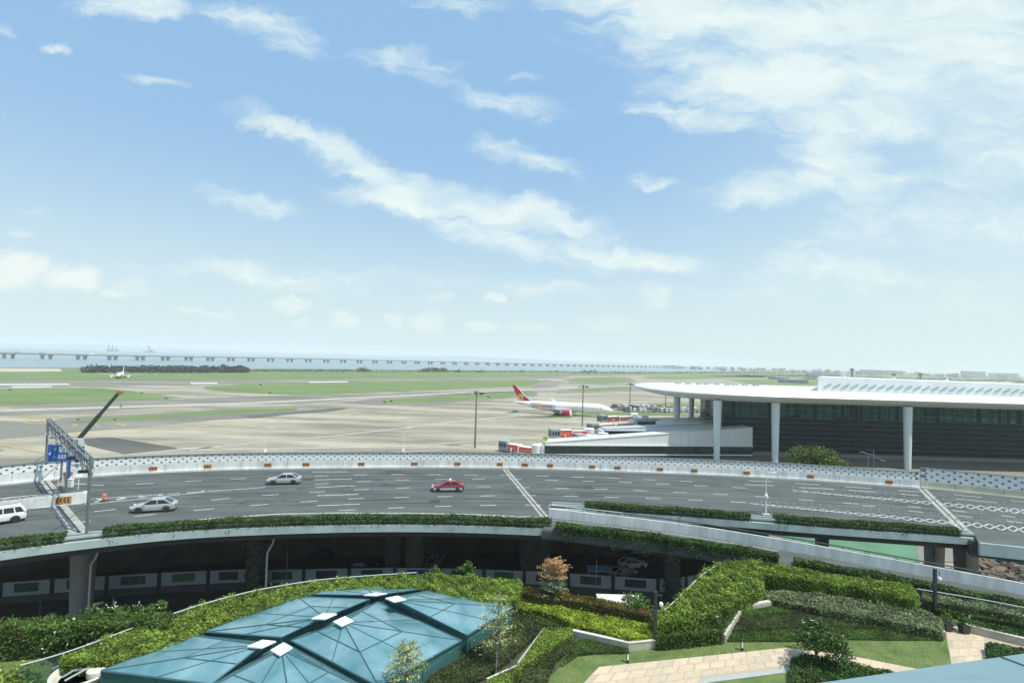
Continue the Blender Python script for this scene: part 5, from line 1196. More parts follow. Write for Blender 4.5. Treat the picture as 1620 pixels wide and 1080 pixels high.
# ================================================================== cars
vglass = mat('vehicle_glass', (0.02,0.03,0.035), .12)
rimm = mat('alloy_rim', (0.45,0.46,0.47), .35, .6); headm = mat('headlight', (0.65,0.68,0.70), .15); tailm = mat('tail_light', (0.35,0.02,0.02), .25)
def car(name, label, loc, rz, paint_, lower=None, suv=False, taxi=False, group=None, cat='car'):
    t_ = thing(name, label, cat, loc, rz, group=group, local=True); lower = lower or paint_
    H = 1.72 if suv else 1.46; belt = 1.08 if suv else .95; zb = .32 if suv else .24; L2 = 2.33 if suv else 2.36
    if suv: st = [(-L2,.72,.5,belt-.25),(-L2+.06,.86,zb+.06,belt-.04),(-1.9,.91,zb,belt),(-.8,.93,zb,belt),(.6,.93,zb,belt),(1.15,.92,zb,belt-.01),(1.9,.89,zb,belt-.1),(L2-.12,.80,zb+.04,belt-.2),(L2,.66,.45,.75)]
    else: st = [(-L2,.66,.45,.80),(-L2+.06,.80,zb+.06,.93),(-1.9,.87,zb,.98),(-.9,.90,zb,.95),(.6,.90,zb,.93),(1.1,.89,zb,.92),(1.7,.86,zb,.84),(L2-.2,.78,zb+.02,.70),(L2,.60,.38,.58)]
    def rg(x, hw, z0, z1): 
        zm = (z0+z1)/2
        return [Vector((x,-hw*.94,z0)),Vector((x,hw*.94,z0)),Vector((x,hw,z0+(z1-z0)*.35)),Vector((x,hw,zm+.1)),Vector((x,hw*.95,z1-.03)),Vector((x,hw*.86,z1)),Vector((x,-hw*.86,z1)),Vector((x,-hw*.95,z1-.03)),Vector((x,-hw,zm+.1)),Vector((x,-hw,z0+(z1-z0)*.35))]
    b_ = MB().use(paint_); r_ = [rg(*s_) for s_ in st]; b_.loft(r_[::-1]) if False else b_.loft([q[::-1] for q in r_])
    b_.build('body', None, t_, True)
    if lower is not paint_:
        m_ = MB(); m_.box((0,0,zb+.21), (4.2,1.835,.36)); m_.build('lower_body', lower, t_)
    # cabin
    if suv: bot = [(-2.2,.82,belt-.02),(1.05,.82,belt-.02)]; top = [(-1.85,.66,H-.06),(.25,.66,H-.06)]
    else: bot = [(-1.95,.78,.93),(1.15,.80,.91)]; top = [(-1.05,.60,H-.05),(.25,.62,H-.05)]
    def ring4(z, xa, xb, wa): return [Vector((xa,-wa,z)),Vector((xb,-wa,z)),Vector((xb,wa,z)),Vector((xa,wa,z))]
    g_ = MB(); g_.loft([ring4(bot[0][2],bot[0][0],bot[1][0],bot[0][1]), ring4(top[0][2],top[0][0],top[1][0],top[0][1])]); g_.build('windows', vglass, t_)
    m_ = MB().use(paint_); xa, xb, wa, z = top[0][0]-.06, top[1][0]+.06, top[0][1]+.03, top[0][2]
    m_.loft([ring4(z,xa,xb,wa), ring4(z+.04,xa+.03,xb-.03,wa-.02), ring4(z+.075,xa+.25,xb-.25,wa-.18)])
    for sy in (-1,1):
        def pil(x0, x1, w_): 
            m_.tube([(x0, sy*(bot[0][1]+.01), bot[0][2]), (x1, sy*(top[0][1]+.015), top[0][2]+.02)], w_, 5)
        pil(bot[1][0], top[1][0], .05); pil(bot[0][0], top[0][0], .08 if not suv else .11); pil(-.42,-.38,.045)
        if suv: pil(-1.35,-1.25,.06)
    m_.build('roof', None, t_, True)
    for sx, x in ((1,1.42),(-1,-1.38)):
        for sy in (-1,1):
            y = sy*.80; rw_ = .36 if suv else .325
            w_ = MB(); w_.loft([[Vector((x+math.cos(2*math.pi*k/18)*r2, y+sy*o_, rw_+math.sin(2*math.pi*k/18)*r2)) for k in range(18)][::(1 if sy<0 else -1)] for r2, o_ in ((rw_*.9,-.1),(rw_,-.07),(rw_,.11),(rw_*.93,.135))]); wo_ = w_.build('wheel', black_m, t_)
            w_ = MB(); w_.loft([[Vector((x+math.cos(2*math.pi*k/14)*r2, y+sy*o_, rw_+math.sin(2*math.pi*k/14)*r2)) for k in range(14)][::(1 if sy<0 else -1)] for r2, o_ in ((rw_*.70,.137),(rw_*.66,.152),(rw_*.3,.142))]); w_.build('rim', rimm, wo_)
            wo_['_local'] = 1
    for x in (1.42,-1.38):
        for sy in (-1,1): m_ = MB(); m_.loft([[Vector((x+math.cos(math.pi*k/10)*r2, sy*(.905 if suv is False else .935), (.36 if suv else .33)+math.sin(math.pi*k/10)*r2)) for k in range(11)] for r2 in (.44,.37)], cap=False); m_.build('wheel_arch', black_m, t_)
    for sy in (-1,1):
        MB().box((L2-.13, sy*.58, .68 if not suv else .80), (.22,.34,.14), sy*-.25).build('headlight', headm, t_); MB().box((-L2+.05, sy*.62, .80 if not suv else .92), (.14,.34,.16), sy*.2).build('tail_light', tailm, t_)
        MB().box((.85, sy*.97, belt+.06), (.16,.2,.13)).build('mirror', paint_, t_)
    m_ = MB(); m_.box((L2-.02,0,.50), (.08,.9,.14)); m_.box((L2-.06,0,.33), (.12,1.3,.08)); m_.build('grille', black_m, t_)
    m_ = MB(); m_.box((-L2+.02,0,.62), (.05,.5,.13)); m_.build('number_plate', mat('plate_blue', (0.05,0.10,0.35), .5), t_)
    if suv:
        m_ = MB(); [m_.tube([(-1.6,sy*.6,H+.06),(.1,sy*.6,H+.06)], .025, 5) for sy in (-1,1)]; m_.build('roof_rails', steel, t_)
    if taxi:
        m_ = MB(); m_.box((-.3,0,H+.12), (.32,.8,.16)); m_.build('roof_sign', white_m, t_); MB().box((-.13,0,H+.12), (.02,.5,.09)).build('roof_sign_text', redm, t_)
    return t_
silver = mat('silver_paint', (0.52,0.54,0.55), .28, .45); whitep = mat('white_car_paint', (0.76,0.77,0.77), .25); redp = mat('red_car_paint', (0.28,0.03,0.045), .28); darkp_ = mat('dark_car_paint', (0.03,0.04,0.06), .25, .3); bluep = mat('blue_car_paint', (0.05,0.14,0.42), .3)
def onroad(px, py, lab, **k):
    p = P(px, py, DZ); a_, b_ = P(px-30, 0, DZ) if False else None, None
    j = min(range(1,len(FAR)-1), key=lambda i: (FAR[i]-p).length); dv = (FAR[j-1]-FAR[j+1]).normalized(); rz = math.atan2(dv.y, dv.x) + k.pop('turn', 0)
    return car('car', lab, (p.x,p.y,DZ+.01), rz, k.pop('pm'), **k)
onroad(450, 764.3, 'silver sedan nearest the white parapet, left of the long lane marks', pm=silver)
onroad(244.5, 807.5, 'silver sedan in the near lane between gantry and painted gore', pm=silver, turn=.0)
onroad(708.5, 775.8, 'red and silver taxi with a roof sign', pm=redp, lower=silver, taxi=True)
onroad(-6, 828, 'white four wheel drive at the left edge of the road', pm=whitep, suv=True)
# traffic on the ground level road under the bridge deck
for px, py, pm, rz, lab in ((573,902,darkp_,0,'dark blue sedan on the ground road behind the panelled wall'),(688,893,silver,75,'silver car seen end on in the shade under the road'),(325,871,bluep,5,'bright blue car deep in the shade under the road'),(505,884,darkp_,180,'long dark car in the shade above the dark sedan'),
        (985,911,silver,20,'silver car under the ramp behind the grey panels'),(1000,897,whitep,8,'pale car under the ramp, farther back'),(195,885,silver,8,'grey car in the shade left under the road'),(163,880,darkp_,8,'dark car in the shade near the leftmost big pier'),(1010,881,darkp_,8,'dark car under the ramp, the farthest one'),(450,872,whitep,4,'pale car deep under the road, left of the middle'),(560,871,silver,4,'grey car deep under the road, mid picture')):
    p = P(px,py,0); car('car', lab, (p.x,p.y,.05), R(rz), pm, group='cars on the ground level road')
# ================================================================== ground level under the road
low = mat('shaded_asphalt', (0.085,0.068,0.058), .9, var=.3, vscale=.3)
le = [P(x, y, 0) for x, y in ((-400,880),(0,866),(400,858),(800,856),(1200,864),(1285,866))]
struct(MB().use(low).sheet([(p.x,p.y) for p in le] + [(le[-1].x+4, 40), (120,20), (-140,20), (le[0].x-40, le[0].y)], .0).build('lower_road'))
for px, top in (((-30,62,120,177,240),0),):
    pass
lwhite = mat('worn_lane_paint', (0.42,0.42,0.40), .8, var=.4, vscale=2)
m_ = MB().use(lwhite)
for a, b in (((440,858.5),(478,857.5)),((150,886),(165,885)),((255,880),(270,879)),((205,868),(220,867)),((540,858),(590,856.5))):
    p0, p1 = P(a[0],a[1],0), P(b[0],b[1],0); d = (p1-p0).normalized(); n = Vector((-d.y,d.x,0))*.15
    m_.face([(q.x,q.y,.006) for q in (p0-n,p1-n,p1+n,p0+n)])
struct(m_.build('lane_lines'))
dark_pier = mat('shaded_pier', (0.11,0.11,0.10), .9, var=.3, vscale=.6)  # pier concrete darkened to stand for the shade under the road
def pier(px, py, wx, wy, ztop, label, round_=True, ivy=0, flare=1.35):
    b = P(px, py, 0); t_ = thing('road_pier', label, 'pier', b, group='concrete piers carrying the elevated road')
    rings = []
    for z, k in ((-.1,.86),(.5,.92),(5,1.0),(8,1.1),(ztop,flare)):
        rings.append([Vector((b.x + math.copysign(abs(math.cos(a))**(.8 if round_ else .3), math.cos(a))*wx/2*k, b.y + math.copysign(abs(math.sin(a))**(.8 if round_ else .3), math.sin(a))*wy/2*k, z)) for a in [2*math.pi*j/24 for j in range(24)]])
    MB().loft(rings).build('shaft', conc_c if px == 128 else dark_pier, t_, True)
    if ivy:
        m_ = MB().use(lf_dark)
        for _ in range(ivy):
            a = random.uniform(0, 6.28); z = random.random()**1.3 * ztop*.9; leaf(m_, b + Vector((math.cos(a)*(wx/2+.1), math.sin(a)*(wy/2+.1), z)), .3, -.2)
        m_.build('ivy', None, t_)
PT = DZ - 2.25
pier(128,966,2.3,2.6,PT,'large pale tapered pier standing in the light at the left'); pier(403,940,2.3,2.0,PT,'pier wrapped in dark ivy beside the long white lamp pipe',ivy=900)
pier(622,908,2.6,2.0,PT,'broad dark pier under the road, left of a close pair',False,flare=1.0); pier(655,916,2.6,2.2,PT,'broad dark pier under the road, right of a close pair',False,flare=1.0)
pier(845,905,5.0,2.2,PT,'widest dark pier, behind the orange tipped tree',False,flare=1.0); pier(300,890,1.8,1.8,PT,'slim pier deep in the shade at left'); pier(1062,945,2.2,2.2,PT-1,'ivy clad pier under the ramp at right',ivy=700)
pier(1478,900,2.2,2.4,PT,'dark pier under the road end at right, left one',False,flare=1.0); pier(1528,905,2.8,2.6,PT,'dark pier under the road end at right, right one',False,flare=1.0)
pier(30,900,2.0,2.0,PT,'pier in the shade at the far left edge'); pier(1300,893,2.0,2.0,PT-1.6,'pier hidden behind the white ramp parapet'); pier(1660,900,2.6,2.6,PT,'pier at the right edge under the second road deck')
# wall with picture panels
wl = [(-90,950),(0,943.5),(82,937.5),(168.5,931.5),(251.5,926.5),(329,922.5),(393,920)]
wl2 = [(412,922),(480,920),(552,918.5),(624,917.5),(696,918),(765,920),(829,922.5),(899,926),(969.5,931),(1040.7,936),(1085,931),(1130,925)]
wt = thing('panel_wall', 'long low grey wall of picture panels on the ground road under the elevated road', 'wall', P(0,955,0))
pan = mat('panel_grey', (0.40,0.44,0.45), .6, var=.08, vscale=1)
pics = [mat('picture_%s' % n_, c, .5, var=.3, vscale=1.5) for n_, c in (('dark',(0.04,0.06,0.06)),('green',(0.03,0.10,0.06)),('blue',(0.04,0.08,0.20)),('teal',(0.04,0.12,0.09)),('leaf',(0.07,0.16,0.07)))]
k = 0
for w_ in (wl, wl2):
    pp = [P(x, y, .95) for x, y in w_]
    for a, b in zip(pp, pp[1:]):
        d = (b-a).normalized(); n = Vector((d.y,-d.x,0)); az = math.atan2(d.y,d.x); L_ = (b-a).length; c_ = (a+b)/2
        MB().box((c_.x,c_.y,1.85), (L_-.5,.12,1.8), az).build('panel', pan, wt)
        o_ = MB().box((c_.x+n.x*.075,c_.y+n.y*.075,1.95), (L_*.47,.04,1.1), az).build('picture', pics[(0,1,2,3,4,0,1)[k % 7]], wt); k += 1
        MB().box((a.x,a.y,1.5), (.42,.3,2.9), az).build('wall_post', steel_dk, wt); MB().box((c_.x,c_.y,.46), (L_-.43,.3,.92), az).build('plinth', beam_c, wt)  # dark strip stands for the shadow below the panels
def pipe(px, yb, yt, r, label, bend=False, m=None):
    b = P(px, yb, 0); zt = top_z(b, yt); pts = [b, b+Vector((0,0,zt))]
    t_ = thing('lamp_pipe', label, 'pole', b)
    if bend: pts = [b, b+Vector((0,0,zt*.82)), b+Vector((.6,0,zt*.93)), b+Vector((.75,0,zt))]
    MB().tube(pts, r, 8).build('pole', m or steel, t_)
    MB().lathe([(.25,0),(.25,.06),(r,.15)], b, 8).build('base', steel, t_)
pipe(418,985,850,.12,'long white drain pipe bent at the top, beside the ivy clad pier',True,white_m); pipe(451,960,868,.07,'thin grey pole right of the long white pipe'); pipe(942,962,885,.07,'thin grey pole before the pale blue canopy')
pipe(138.5,990,872,.13,'white drain pipe running down the large pale pier',True,white_m); pipe(62,985,950,.06,'short thin post at the left before the dark hedge'); pipe(178,975,944,.12,'short stout post behind the flowering shrubs'); pipe(1068,950,882,.07,'thin pole at the pier under the ramp')
b = P(948, 899, 3.0); t_ = thing('blue_canopy', 'flat pale blue canopy roof in the shade under the ramp', 'canopy', (b.x,b.y,0)); MB().box((b.x,b.y,3.0), (3.6,2.2,.12)).build('roof', mat('canopy_blue', (0.25,0.38,0.5), .4), t_)
m_ = MB(); [m_.tube([(b.x+x,b.y+y,0),(b.x+x,b.y+y,2.95)], .06, 6) for x in (-1.6,1.6) for y in (-.9,.9)]; m_.build('posts', steel, t_)
b = P(980, 948, 3.0); t_ = tagit(MB().use(white_m).box((b.x,b.y,1.5), (5,2.2,2.8)).box((b.x,b.y,2.98), (5.6,2.8,.14)).use(steel_dk).box((b.x-1,b.y-1.12,1.6),(2.4,.05,1.2)).build('site_cabin'), 'low white roofed cabin just behind the orange tipped hedge', 'cabin')
flat('turf', [(1240,843),(1330,851),(1450,860),(1455,893),(1380,889),(1240,872)], .02, mat('artificial_turf', (0.09,0.20,0.12), .9, var=.25, vscale=.1))
earth = mat('brown_earth', (0.16,0.12,0.085), .95, var=.4, vscale=.4); flat('bare_earth', [(1535,876),(1700,888),(1700,940),(1535,915)], .02, earth)
m_ = MB(); rr = random.Random(5)
for _ in range(260):
    p = P(rr.uniform(1548,1690), rr.uniform(884,918), 0); m_.use(earth if rr.random() < .7 else (asph_md if rr.random() < .4 else beam_c)); s_ = rr.uniform(.2,1.1); m_.box((p.x,p.y,s_*.3), (s_*rr.uniform(.6,2.4),s_,s_*.6), rr.uniform(0,3), rr.uniform(-.5,.5), rr.uniform(-.5,.5))
tagit(m_.build('rubble'), kind='stuff')
# ================================================================== roof garden
GZ = 13.5
ge = [(-260,998),(0,976),(130,970),(270,966),(330,950),(420,926),(520,912),(650,904),(760,908),(830,920),(880,930),(960,945),(1030,962),(1048,955),(1080,925),(1128,888),(1200,884),(1340,908),(1450,930),(1620,962),(1850,1010)]
gp = [P(x, y, 14.9) for x, y in ge]
soil = mat('garden_soil', (0.05,0.06,0.025), .95, var=.4, vscale=1.5)
struct(MB().use(mat('podium_wall', (0.20,0.20,0.18), .8, var=.2, vscale=.4)).prism([(p.x,p.y) for p in gp] + [(80,6),(-60,6)], -.1, GZ-.02).build('garden_podium'))
struct(MB().use(soil).sheet([(p.x,p.y) for p in gp] + [(80,6),(-60,6)], GZ-.01).build('garden_ground'))
lawn_m = mat('lawn', (0.075,0.125,0.032), .95, vscale=.8, col2=(0.155,0.20,0.06), bump=.5, bscale=30)
tile = mat('path_tile', (0.50,0.42,0.31), .8, var=.12, vscale=1.2)
def patch(name, px, m, z): 
    return flat(name, px, z, m)
patch('lawn', [(-120,1052),(0,1036),(46,1030),(98,1054),(112,1100),(-120,1140)], lawn_m, GZ+.004)
patch('lawn', [(855,1085),(910,1030),(994,1026),(1040,1019),(1142,1011),(1250,1010),(1325,1007),(1400,1008),(1497,1006),(1506,1050),(1450,1058),(1325,1034),(1244,1024.5),(1080,1041),(947,1054.5),(918,1085)], lawn_m, GZ+.004)
patch('lawn', [(1117,1074),(1250,1058),(1260,1100),(1080,1100)], lawn_m, GZ+.004)
patch('lawn', [(1445,950),(1500,954),(1640,982),(1640,1004),(1530,986),(1478,974)], lawn_m, GZ+.004)
tf = MB().use(mat('grass_blades', (0,0,0), .8, island=[(0.10,0.16,0.035),(0.16,0.22,0.06),(0.23,0.27,0.09)], trans=.2))
for px_, n_ in (([(855,1085),(910,1030),(994,1026),(1040,1019),(1142,1011),(1250,1010),(1325,1007),(1400,1008),(1497,1006),(1506,1050),(1450,1057),(1325,1033),(1244,1023),(1080,1040),(947,1053),(918,1084)], 14000),([(0,1037),(46,1031),(97,1055),(90,1078),(0,1078)], 3500),([(1445,951),(1500,955),(1640,983),(1640,1003),(1530,985),(1478,973)], 4000)):
    pl = [P(x, y, GZ) for x, y in px_]; xs = [p.x for p in pl]; ys_ = [p.y for p in pl]; k = 0
    while k < n_:
        x, y = random.uniform(min(xs), max(xs)), random.uniform(min(ys_), max(ys_))
        if not inside((x, y), pl): k += .2; continue
        k += 1; a = random.uniform(0, 3.14); h_ = random.uniform(.015, .04); w_ = .03; tf.face([(x-math.cos(a)*w_, y-math.sin(a)*w_, GZ+.004), (x+math.cos(a)*w_, y+math.sin(a)*w_, GZ+.004), (x+random.uniform(-.03,.03), y+random.uniform(-.03,.03), GZ+h_)])
tagit(tf.build('grass'), kind='stuff')
# paved paths with real joints
def paving(px, rows, cols, name='garden_path'):
    """px: four corners; split in slabs with open joints above a darker bed"""
    a, b, c_, d = [P(x, y, GZ) for x, y in px]; m_ = MB(); ms = [mat('path_tile_%d' % i, c, .8, var=.10, vscale=2.5) for i, c in enumerate(((0.52,0.42,0.30),(0.49,0.40,0.285),(0.55,0.44,0.315),(0.47,0.385,0.285)))]; rr = random.Random(rows*7+cols)
    g = .012
    for r_ in range(rows):
        for q in range(cols):
            sh = .5/cols if r_ % 2 else 0
            u0, u1, v0, v1 = min(1,max(0,q/cols+sh))+g/3, min(1,(q+1)/cols+sh)-g/3, r_/rows+g/2, (r_+1)/rows-g/2
            if u1 <= u0: continue
            f = lambda u, v: a.lerp(b,u).lerp(d.lerp(c_,u), v)
            m_.use(rr.choice(ms)); m_.face([tuple(f(u,v)[:2])+(GZ+.02,) for u, v in ((u0,v0),(u1,v0),(u1,v1),(u0,v1))][::-1])
    struct(m_.build(name))
bed = mat('joint_bed', (0.40,0.34,0.26), .9)
patch('path_bed', [(918,1085),(947,1054.5),(1244,1024),(1330,1034),(1452,1058),(1425,1068),(1300,1050),(1249,1058),(1117,1074),(1080,1100),(905,1100)], bed, GZ+.010)
paving([(947,1054.5),(1244,1024),(1262,1050),(906,1098)], 3, 13); paving([(906,1098.5),(1110,1071),(1080,1110),(860,1150)], 2, 9); paving([(1246,1024),(1330,1034),(1340,1050),(1262,1049)], 2, 4); paving([(1331,1034),(1450,1057.5),(1440,1068),(1341,1050)], 1, 5)
patch('path_bed', [(1496,999),(1540,988),(1640,1020),(1640,1034),(1558,1018),(1572,1050),(1506,1056)], bed, GZ+.010)
paving([(1497,999.5),(1555,1003),(1566,1048),(1507,1054)], 4, 4); paving([(1500,990),(1545,992),(1640,1020),(1640,1031),][:4], 2, 4)
kerb_m = mat('grey_kerb', (0.36,0.38,0.37), .8, var=.12, vscale=2); patch('kerb_strip', [(1249,1055.5),(1250,1062),(1120,1079),(1092,1100),(1078,1100),(1117,1072)], kerb_m, GZ+.03)
wallstone = mat('wall_stone', (0.42,0.40,0.33), .8, var=.18, vscale=2.0)
def gwall(px, label, z1=14.1, th=.22, z0=GZ, m=wallstone):
    p = [P(x, y, z1) for x, y in px]; p = resample(p, 1.2) if len(p) == 2 else p
    t_ = thing('garden_wall', label, 'wall', (p[0].x, p[0].y, z0)); MB().sweep(p, 0, th, z0, z1-.06).build('wall', m, t_); MB().sweep(p, -.03, th+.03, z1-.059, z1).build('coping', mat('coping_stone', (0.56,0.55,0.48), .7, var=.1, vscale=3), t_)
gwall([(906,996.5),(995,1016),(1080,1007.7),(1140,1001.5)], 'low stone garden wall between yellow green hedge and lawn')
gwall([(1140,1001),(1155,977),(1170,956),(1215,947.6)], 'pale stone edging climbing beside the tall bright mound', 14.15, -.35)
gwall([(1278,960),(1340,970.5),(1420,985),(1496,998.5)], 'long low wall below the variegated shrubs')
gwall([(1528,987),(1575,998),(1640,1014)], 'tan planter wall behind the two black pots', 14.1)
gwall([(861.5,992.4),(820,1047)], 'thin kerb on the left of the pale green box hedge', 13.95, -.1); gwall([(820,1050),(770,1072)], 'kerb below the staked tiered tree', 13.75, .1)
gwall([(-120,1050),(0,1036),(46,1030),(98,1054)], 'pale kerb round the lawn at the lower left', 13.62, -.12)
# plantings (outline in pixels of the top surface)
PL = [
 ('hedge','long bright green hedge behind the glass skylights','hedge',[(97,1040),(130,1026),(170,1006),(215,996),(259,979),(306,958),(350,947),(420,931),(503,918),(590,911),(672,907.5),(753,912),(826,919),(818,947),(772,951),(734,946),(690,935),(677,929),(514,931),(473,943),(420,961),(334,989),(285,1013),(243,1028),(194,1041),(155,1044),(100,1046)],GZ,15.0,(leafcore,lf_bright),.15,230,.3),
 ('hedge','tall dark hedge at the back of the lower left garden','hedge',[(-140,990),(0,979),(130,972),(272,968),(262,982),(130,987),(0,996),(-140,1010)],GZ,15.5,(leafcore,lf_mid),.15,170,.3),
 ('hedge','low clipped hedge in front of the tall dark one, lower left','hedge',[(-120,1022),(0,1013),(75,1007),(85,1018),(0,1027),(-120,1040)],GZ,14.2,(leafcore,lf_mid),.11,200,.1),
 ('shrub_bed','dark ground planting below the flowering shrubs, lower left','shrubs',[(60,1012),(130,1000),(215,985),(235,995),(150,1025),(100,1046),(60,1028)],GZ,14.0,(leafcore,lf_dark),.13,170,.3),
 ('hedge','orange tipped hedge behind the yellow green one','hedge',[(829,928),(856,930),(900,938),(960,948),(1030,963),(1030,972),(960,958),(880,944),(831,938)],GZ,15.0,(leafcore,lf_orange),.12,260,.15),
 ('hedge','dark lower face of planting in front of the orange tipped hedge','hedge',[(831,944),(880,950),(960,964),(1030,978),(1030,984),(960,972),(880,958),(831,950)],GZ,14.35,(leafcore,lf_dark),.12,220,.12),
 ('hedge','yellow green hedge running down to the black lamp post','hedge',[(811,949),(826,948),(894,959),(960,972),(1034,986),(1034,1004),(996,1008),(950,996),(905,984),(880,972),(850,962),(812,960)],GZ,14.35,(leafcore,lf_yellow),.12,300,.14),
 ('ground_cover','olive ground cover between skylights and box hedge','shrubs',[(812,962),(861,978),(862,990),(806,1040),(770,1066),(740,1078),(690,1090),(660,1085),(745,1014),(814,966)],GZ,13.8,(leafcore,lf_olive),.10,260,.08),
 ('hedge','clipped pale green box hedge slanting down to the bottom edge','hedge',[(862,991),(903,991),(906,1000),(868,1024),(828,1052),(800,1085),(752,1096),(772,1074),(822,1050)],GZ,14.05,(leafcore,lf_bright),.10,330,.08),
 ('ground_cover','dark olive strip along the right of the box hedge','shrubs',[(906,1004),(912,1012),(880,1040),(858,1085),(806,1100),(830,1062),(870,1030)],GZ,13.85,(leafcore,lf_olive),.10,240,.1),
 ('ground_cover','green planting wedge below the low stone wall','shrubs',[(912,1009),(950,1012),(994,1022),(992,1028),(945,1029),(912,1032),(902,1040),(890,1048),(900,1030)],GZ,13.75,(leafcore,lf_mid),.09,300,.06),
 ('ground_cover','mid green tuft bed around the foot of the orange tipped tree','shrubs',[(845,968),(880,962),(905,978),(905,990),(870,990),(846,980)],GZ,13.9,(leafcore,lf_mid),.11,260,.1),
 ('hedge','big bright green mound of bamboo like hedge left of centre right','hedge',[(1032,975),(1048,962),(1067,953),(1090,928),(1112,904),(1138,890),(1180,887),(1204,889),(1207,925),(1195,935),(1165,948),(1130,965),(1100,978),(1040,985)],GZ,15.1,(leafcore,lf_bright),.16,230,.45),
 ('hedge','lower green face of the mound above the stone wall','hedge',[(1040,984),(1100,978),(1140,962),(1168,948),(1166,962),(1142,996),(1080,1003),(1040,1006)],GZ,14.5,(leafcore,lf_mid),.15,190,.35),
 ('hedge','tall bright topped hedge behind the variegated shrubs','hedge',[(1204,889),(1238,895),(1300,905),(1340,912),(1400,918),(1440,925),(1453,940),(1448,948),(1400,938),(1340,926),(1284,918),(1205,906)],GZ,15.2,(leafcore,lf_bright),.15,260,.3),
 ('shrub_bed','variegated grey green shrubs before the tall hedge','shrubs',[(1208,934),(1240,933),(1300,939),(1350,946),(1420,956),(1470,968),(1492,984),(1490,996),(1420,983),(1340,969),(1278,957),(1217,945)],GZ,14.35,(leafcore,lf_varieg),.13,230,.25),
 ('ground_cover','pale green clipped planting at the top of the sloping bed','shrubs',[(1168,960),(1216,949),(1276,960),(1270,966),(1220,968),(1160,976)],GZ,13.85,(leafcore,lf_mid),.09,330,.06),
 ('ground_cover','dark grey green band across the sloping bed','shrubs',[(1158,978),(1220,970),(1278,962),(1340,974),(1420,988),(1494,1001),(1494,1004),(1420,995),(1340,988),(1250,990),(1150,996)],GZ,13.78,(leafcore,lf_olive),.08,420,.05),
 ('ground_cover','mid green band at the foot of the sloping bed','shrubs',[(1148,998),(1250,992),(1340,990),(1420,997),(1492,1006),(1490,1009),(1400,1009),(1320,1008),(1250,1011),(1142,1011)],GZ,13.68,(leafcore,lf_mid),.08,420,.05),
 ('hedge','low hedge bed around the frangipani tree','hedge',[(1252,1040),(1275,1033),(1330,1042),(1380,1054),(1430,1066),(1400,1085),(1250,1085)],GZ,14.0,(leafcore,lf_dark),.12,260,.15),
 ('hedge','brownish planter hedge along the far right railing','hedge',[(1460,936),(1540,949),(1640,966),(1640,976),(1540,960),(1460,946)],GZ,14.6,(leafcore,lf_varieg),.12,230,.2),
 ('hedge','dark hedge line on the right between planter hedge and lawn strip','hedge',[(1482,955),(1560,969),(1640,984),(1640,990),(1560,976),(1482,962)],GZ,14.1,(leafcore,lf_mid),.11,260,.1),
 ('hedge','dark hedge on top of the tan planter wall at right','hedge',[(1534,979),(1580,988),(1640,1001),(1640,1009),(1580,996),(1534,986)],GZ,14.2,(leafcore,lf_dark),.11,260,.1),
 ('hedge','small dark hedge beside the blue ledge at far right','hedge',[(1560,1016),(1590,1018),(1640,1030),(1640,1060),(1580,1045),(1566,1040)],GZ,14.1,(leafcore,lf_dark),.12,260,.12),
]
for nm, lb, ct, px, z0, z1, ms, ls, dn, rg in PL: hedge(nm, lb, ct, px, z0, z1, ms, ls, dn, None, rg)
# ------------------------------------------------------------------ glass skylights
sgl = glass_mat('skylight_glass', (0.5,0.76,0.80), .26, (0.14,0.31,0.36), .12)
t = sgl.node_tree; pb_ = [n for n in t.nodes if n.type == 'BSDF_PRINCIPLED'][0]
g_ = t.nodes.new('ShaderNodeNewGeometry'); n1 = t.nodes.new('ShaderNodeTexNoise'); n1.inputs['Scale'].default_value = .45; n1.inputs['Detail'].default_value = 6; n1.inputs['Distortion'].default_value = .6; t.links.new(g_.outputs['Position'], n1.inputs['Vector'])
cr_ = t.nodes.new('ShaderNodeValToRGB'); cr_.color_ramp.elements[0].position = .35; cr_.color_ramp.elements[1].position = .68; cr_.color_ramp.elements[0].color = (0.11,0.27,0.31,1); cr_.color_ramp.elements[1].color = (0.26,0.43,0.49,1); t.links.new(n1.outputs[0], cr_.inputs[0]); t.links.new(cr_.outputs[0], pb_.inputs['Base Color'])  # cloudy tone put into the glass for dirt and sky reflections
mr_ = t.nodes.new('ShaderNodeMapRange'); t.links.new(n1.outputs[0], mr_.inputs[0]); mr_.inputs[3].default_value = .05; mr_.inputs[4].default_value = .28; t.links.new(mr_.outputs[0], pb_.inputs['Roughness'])
frm = mat('skylight_frame', (0.05,0.12,0.135), .4, .2)
swl = glass_mat('skylight_side', (0.4,0.65,0.63), .35, (0.07,0.19,0.18), .12)
cap_m = mat('skylight_cap', (0.80,0.82,0.82), .35)
